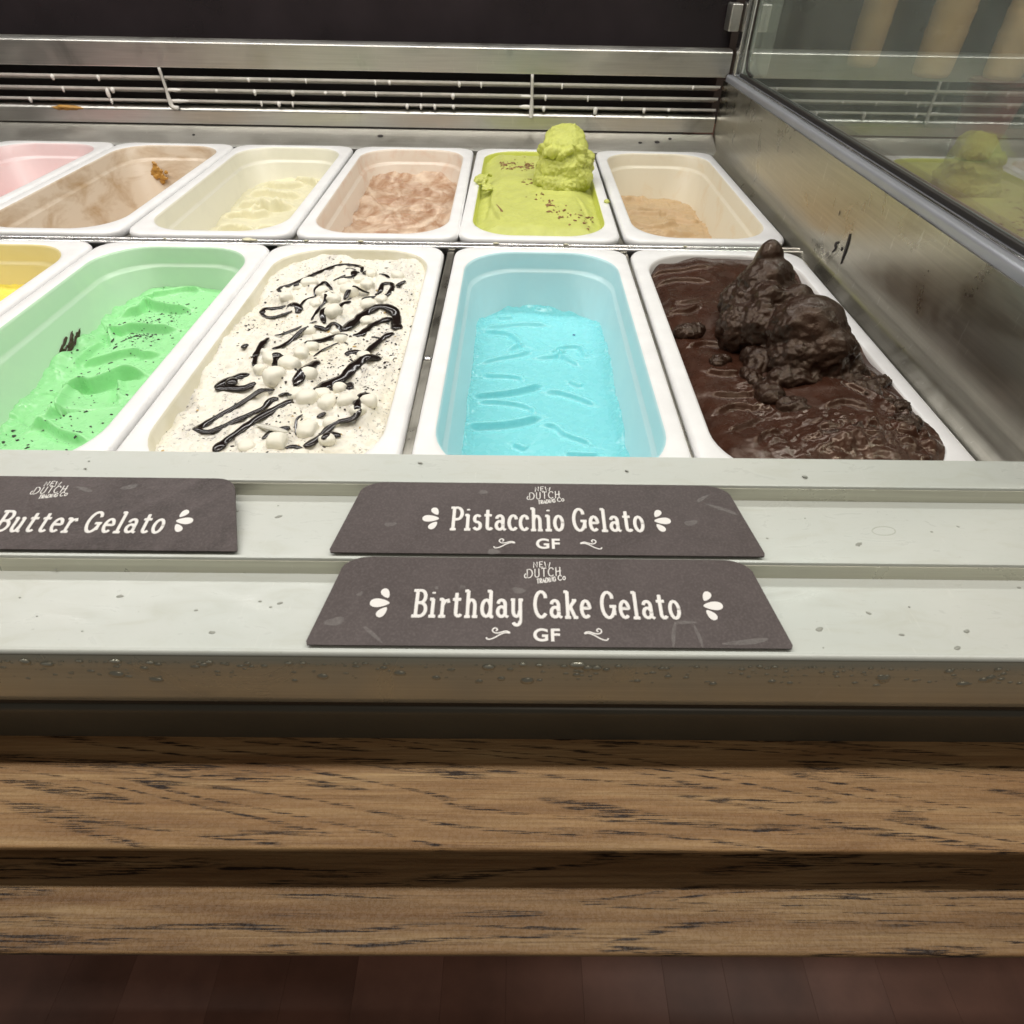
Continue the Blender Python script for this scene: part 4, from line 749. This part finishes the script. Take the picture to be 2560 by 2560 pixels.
# ------------------------------------------------------------------ name tags
def arc(cx, cy, rx, ry, a0, a1, n=10): return [(cx+rx*math.cos(math.radians(a0+(a1-a0)*k/n)), cy+ry*math.sin(math.radians(a0+(a1-a0)*k/n))) for k in range(n+1)]
def sf(x, y, l=.11, r=.11): return [(x-l, y), (x+r, y)]
XH = .66
G = {
 'P': ([[(.14, 0), (.14, 1)], [(.14, 1), (.30, 1)]+arc(.30, .73, .22, .27, 90, -90)+[(.14, .46)], sf(.14, 0), sf(.14, 1, .13, 0)], .52),
 'B': ([[(.14, 0), (.14, 1)], [(.14, 1), (.30, 1)]+arc(.30, .76, .19, .24, 90, -90)+[(.14, .52)], [(.30, .52)]+arc(.30, .26, .24, .26, 90, -90)+[(.14, 0)], sf(.14, 0, .14, 0), sf(.14, 1, .14, 0)], .54),
 'C': ([arc(.28, .5, .26, .5, 48, 312, 16), [(.45, .87), (.47, .76)]], .50),
 'G': ([arc(.28, .5, .26, .5, 48, 335, 16), [(.45, .87), (.47, .76)], [(.52, .44), (.52, .12)], [(.36, .44), (.60, .44)]], .60),
 'i': ([[(.14, 0), (.14, XH)], sf(.14, 0, .12, .12), [(.02, XH), (.14, XH)], [(.14, .90), (.14, .93)]], .26),
 'l': ([[(.14, 0), (.14, 1)], sf(.14, 0, .12, .12), [(.02, 1), (.14, 1)]], .26),
 'r': ([[(.14, 0), (.14, XH)], sf(.14, 0, .12, .12), [(.02, XH), (.14, XH)], [(.14, .42), (.24, .60), (.36, .64), (.38, .54)]], .40),
 't': ([[(.16, .90), (.16, .16)]+arc(.27, .14, .11, .13, 180, 330, 6), [(.03, XH), (.33, XH)]], .38),
 'h': ([[(.12, 0), (.12, 1)], [(.12, .40)]+arc(.27, .42, .15, .23, 160, 0, 8)+[(.42, 0)], sf(.12, 0, .10, .09), sf(.42, 0, .08, .10), [(.0, 1), (.12, 1)]], .53),
 'd': ([arc(.22, .33, .18, .32, 0, 360, 16), [(.40, 0), (.40, 1)], [(.28, 1), (.40, 1)], [(.40, 0), (.50, 0)]], .50),
 'a': ([[(.07, .52)]+arc(.21, .48, .15, .17, 150, 0, 8)+[(.36, .06), (.47, 0)], arc(.21, .20, .16, .19, 0, 360, 14)], .47),
 'y': ([[(.08, XH), (.08, .28)]+arc(.22, .24, .14, .22, 180, 360, 8)+[(.38, .26), (.38, XH)], [(.38, .3), (.38, -.14)]+arc(.23, -.14, .15, .17, 0, -150, 7), sf(.08, XH, .08, .06), sf(.38, XH, .06, .09)], .49),
 'k': ([[(.12, 0), (.12, 1)], [(.13, .28), (.40, .62)], [(.24, .40), (.42, 0)], sf(.12, 0, .10, .10), sf(.44, 0, .07, .08), [(0, 1), (.12, 1)], sf(.42, XH, .08, .06)], .52),
 'e': ([[(.05, .36), (.38, .36)]+arc(.215, .33, .175, .32, 5, 310, 14)], .40),
 'o': ([arc(.21, .33, .185, .33, 0, 360, 16)], .42),
 'c': ([arc(.22, .33, .19, .33, 45, 315, 12), [(.35, .56), (.36, .50)]], .38),
 's': ([arc(.18, .49, .14, .16, 40, 250, 8)+arc(.18, .17, .15, .17, 80, -150, 8)], .34),
 'u': ([[(.08, XH), (.08, .22)]+arc(.21, .2, .13, .2, 180, 360, 8)+[(.35, .22)], [(.36, XH), (.36, 0), (.46, 0)], [(0, XH), (.08, XH)], [(.27, XH), (.36, XH)]], .46),
 'N': ([[(.06, 0), (.06, 1), (.44, 0), (.44, 1)]], .50), 'E': ([[(.40, 0), (.06, 0), (.06, 1), (.40, 1)], [(.06, .5), (.34, .5)]], .44), 'W': ([[(0, 1), (.14, 0), (.30, .7), (.46, 0), (.60, 1)]], .60),
 'D': ([[(.10, 0), (.10, 1), (.26, 1)]+arc(.26, .5, .30, .5, 90, -90)+[(.10, 0)], arc(-.02, .25, .14, .25, 90, 330, 6)], .58), 'U': ([[(.06, 1), (.06, .25)]+arc(.24, .25, .18, .25, 180, 360, 8)+[(.42, 1)]], .48), 'T': ([[(0, 1), (.46, 1)], [(.23, 1), (.23, 0)]], .46),
 'H': ([[(.06, 0), (.06, 1)], [(.42, 0), (.42, 1)], [(.06, .5), (.52, .55)]], .50), 'R': ([[(.06, 0), (.06, 1), (.24, 1)]+arc(.24, .74, .17, .26, 90, -90)+[(.06, .48)], [(.22, .48), (.44, 0)]], .46),
 'A': ([[(0, 0), (.23, 1), (.46, 0)], [(.09, .36), (.37, .36)]], .46), 'I': ([[(.08, 0), (.08, 1)]], .16), '.': ([[(.06, .02), (.06, .06)]], .14), ' ': ([], .34),
}
def text_polys(s, gap=.15):
    out = []; x = 0
    for ch in s:
        g, w = G[ch]; out += [[(x+px, py) for px, py in st] for st in g]; x += w+(gap if ch != ' ' else 0)
    return out, x-gap
class Tag:
    def __init__(s, label, cx, y0, z0, y1, z1, outline, mat='tag'):
        s.o = Vector((cx, y0, z0)); e = Vector((0, y1-y0, z1-z0)); s.e = e.normalized(); s.n = Vector((1, 0, 0)).cross(s.e).normalized()
        s.root = empty('name_tag', tuple(s.o), label, 'name tag', 'brown gelato name tags')
        th = .0009; n = len(outline); V = [s.w(x, y, 0) for x, y in outline]+[s.w(x, y, th) for x, y in outline]; s.th = th
        F = [tuple(range(n-1, -1, -1)), tuple(range(n, 2*n))]+[(i, (i+1) % n, n+(i+1) % n, n+i) for i in range(n)]
        fixn(flat_bevel(mk('card', V, F, M[mat], s.root)))
    def w(s, x, y, h): p = s.o+Vector((x, 0, 0))+s.e*y+s.n*h; return (p.x, p.y, p.z)
    def strokes(s, name, polys, r):
        mb = MB()
        for i, st in enumerate(polys):
            if len(st) < 2: continue
            d0 = Vector(st[0])-Vector(st[1]); d1 = Vector(st[-1])-Vector(st[-2]); closed = (Vector(st[0])-Vector(st[-1])).length < 1e-6
            if not closed:
                q = .35*r; st = [tuple(Vector(st[0])+d0.normalized()*q)]+list(st)+[tuple(Vector(st[-1])+d1.normalized()*q)]
            P = [s.w(x, y, s.th+.00005+.00001*(i % 5)) for x, y in st]; R_ = [r]*len(P)
            if not closed: R_[0] = r*.72; R_[-1] = r*.72
            mb.add(*tube_vf(P, R_, 8, tuple(s.n), .12))
        return mb.build(name, M['ink'], s.root)
    def text(s, txt, x0, x1, y, cap, r):
        p, w = text_polys(txt); k = (x1-x0)/w; return s.strokes('lettering', [[(x0+a*k, y+b*cap) for a, b in st] for st in p], r)
    def petal(s, x, y, L, Wd, ang):
        V = []; n = 22; c, q = math.cos(ang), math.sin(ang)
        for h in (0, .00016):
            for k2 in range(n):
                t = 2*math.pi*k2/n; u = math.cos(t)*L; v = math.sin(t)*Wd*(1-.38*math.cos(t)*-1 if False else 1+.35*math.cos(t)) ; V.append(s.w(x+u*c-v*q, y+u*q+v*c, s.th+h))
        F = [tuple(range(n-1, -1, -1)), tuple(range(n, 2*n))]+[(i, (i+1) % n, n+(i+1) % n, n+i) for i in range(n)]; fixn(mk('petal', V, F, M['ink'], s.root, smooth=False))
    def flower(s, x, y, k, sgn):
        # sgn -1: petals open to the left
        s.petal(x, y, .0043*k, .0021*k, math.pi if sgn < 0 else 0); s.petal(x-sgn*.0020*k, y+.0049*k, .0027*k, .0017*k, math.radians(122 if sgn < 0 else 58)); s.petal(x-sgn*.0016*k, y-.0046*k, .0029*k, .0017*k, math.radians(-128 if sgn < 0 else -52))
    def swirl(s, x, y, k, sgn):
        pts = [(-.005, -.0012), (-.0046, -.0019), (-.0035, -.0020), (-.0015, -.0012), (.0008, .0003), (.0030, .0012), (.0048, .0010), (.0044, .0016), (.0028, .0019), (.0005, .0011), (-.0012, .0010), (-.0024, .0018), (-.0022, .0030), (-.0011, .0034), (-.0004, .0026), (-.0010, .0020)]
        P = [tuple(p) for p in catmull([(x-sgn*a*k, y+b*k) for a, b in pts], 3)]; s.strokes('swirl', P and [P], .00032*k)
    def logo(s, x, y, k):
        pol = []
        def put(t, x0, x1, yy, cap, slope, arch=0):
            p, w = text_polys(t, .16); q = (x1-x0)/w
            for st in p: pol.append([(x+k*(x0+a*q), y+k*(yy+b*cap+slope*(x0+a*q)+arch*(x0+a*q-(x0+x1)/2)**2)) for a, b in st])
        put('NEW', -.0056, .0022, .0032, .0030, .0, -30); put('DUTCH', -.0088, .0070, -.0020, .0046, .10); put('TRADING', -.0040, .0046, -.0052, .0024, .16); put('C', .0056, .0073, -.0046, .0027, .10); put('o', .0077, .0090, -.0045, .0027, .10)
        s.strokes('logo', pol, .00025*k)
    def mark(s, x, y, a, b_, ang, h=.00022):
        n = 20; c, q = math.cos(ang), math.sin(ang); V = []
        for k2 in range(n):
            t = 2*math.pi*k2/n; w_ = 1+.12*math.sin(3*t+x*900); u, v = a*math.cos(t)*w_, b_*math.sin(t)*w_; V.append(s.w(x+u*c-v*q, y+u*q+v*c, s.th+h))
        mk('water_mark', V, [tuple(range(n))], M['veil'], s.root, smooth=False)
    def bold(s, txt, x, y, cap):
        c = bpy.data.curves.new('lettering', 'FONT'); c.body = txt; c.size = cap/.70; c.offset = .00022*cap/.006; c.extrude = .00005; c.align_x = 'CENTER'; c.space_character = 1.08
        tmp = bpy.data.objects.new('t', c); COL.objects.link(tmp); dg = bpy.context.evaluated_depsgraph_get(); me = bpy.data.meshes.new_from_object(tmp.evaluated_get(dg)); bpy.data.objects.remove(tmp)
        me.materials.clear(); me.materials.append(M['ink'])
        for v in me.vertices: v.co = Vector(s.w(x+v.co.x*1.12, y+v.co.y, s.th+.00012+v.co.z))-s.o
        o = bpy.data.objects.new('lettering', me); link(o, s.root)
trap = [(-.1015, 0), (.1015, 0), (.1022, .0016), (.0945, .0370)]+[(.0945-.0135*(1-math.cos(t)), .0370+.0085*math.sin(t)) for t in np.linspace(.25, math.pi/2, 7)]+[(-.0945+.0135*(1-math.cos(t)), .0370+.0085*math.sin(t)) for t in np.linspace(math.pi/2, .25, 7)]+[(-.0945, .0370), (-.1022, .0016)]
T3 = Tag('large lower name tag reading Birthday Cake Gelato GF', .0162, .1566, .0046, .2030, .0108, trap)
T3.text('Birthday Cake Gelato', -.0595, .0570, .0140, .0130, .00088); T3.flower(-.0742, .0205, 1.0, -1); T3.flower(.0722, .0205, 1.0, 1)
T3.bold('GF', -.0016, .0026, .0058); T3.swirl(-.0220, .0052, 1.0, -1); T3.swirl(.0195, .0052, 1.0, 1); T3.logo(-.0012, .0372, 1.0)
T2 = Tag('upper name tag reading Pistacchio Gelato GF', .0165, .2042, .0106, .2515, .0160, trap)
T2.text('Pistacchio Gelato', -.0470, .0470, .0145, .0138, .00092); T2.flower(-.0568, .0212, .95, -1); T2.flower(.0568, .0212, .95, 1)
T2.bold('GF', 0, .0034, .0058); T2.swirl(-.0205, .0055, 1.0, -1); T2.swirl(.0205, .0055, 1.0, 1); T2.logo(0, .0372, 1.0)
sq = rounded([(-.098, 0), (.0995, 0), (.0845, .0468), (-.096, .0468)], [.001, .0015, .009, .009], 6)
T1 = Tag('worn rounded name tag ending in utter Gelato at the left edge', -.2277, .2042, .0106, .2515, .0160, sq, 'tag_worn')
T1.text('Butter Gelato', -.0195, .0600, .0105, .0124, .00085); T1.flower(.0690, .0180, .95, 1); T1.logo(-.004, .0372, 1.0)

for T, L in ((T3, [(-.092, .0110, .0042, .0020, .2), (-.0835, .0250, .0016, .0009, .6), (-.0135, .0275, .0030, .0016, -.2), (-.050, .0285, .0010, .0008, 0), (-.0385, .0290, .0014, .0010, 0), (.0525, .0060, .0060, .0009, 1.35), (.0630, .0055, .0055, .0008, 1.75), (.058, .0118, .0050, .0008, .05), (.083, .0028, .0100, .0012, .12), (-.075, .005, .0060, .0008, -.7)]),
             (T2, [(.0705, .0200, .0034, .0016, .25), (-.032, .0390, .0024, .0014, .1), (-.076, .0170, .0030, .0012, .1), (.088, .0290, .0080, .0011, -.45), (-.0255, .0010, .0030, .0016, 0), (.079, .0360, .0040, .0010, .6)]),
             (T1, [(.034, .0400, .0040, .0016, .3), (.012, .0380, .0050, .0012, -.3)])):
    for i, (x, y, a, b_, an) in enumerate(L): T.mark(x, y, a, b_, an, .00022+.00003*i)
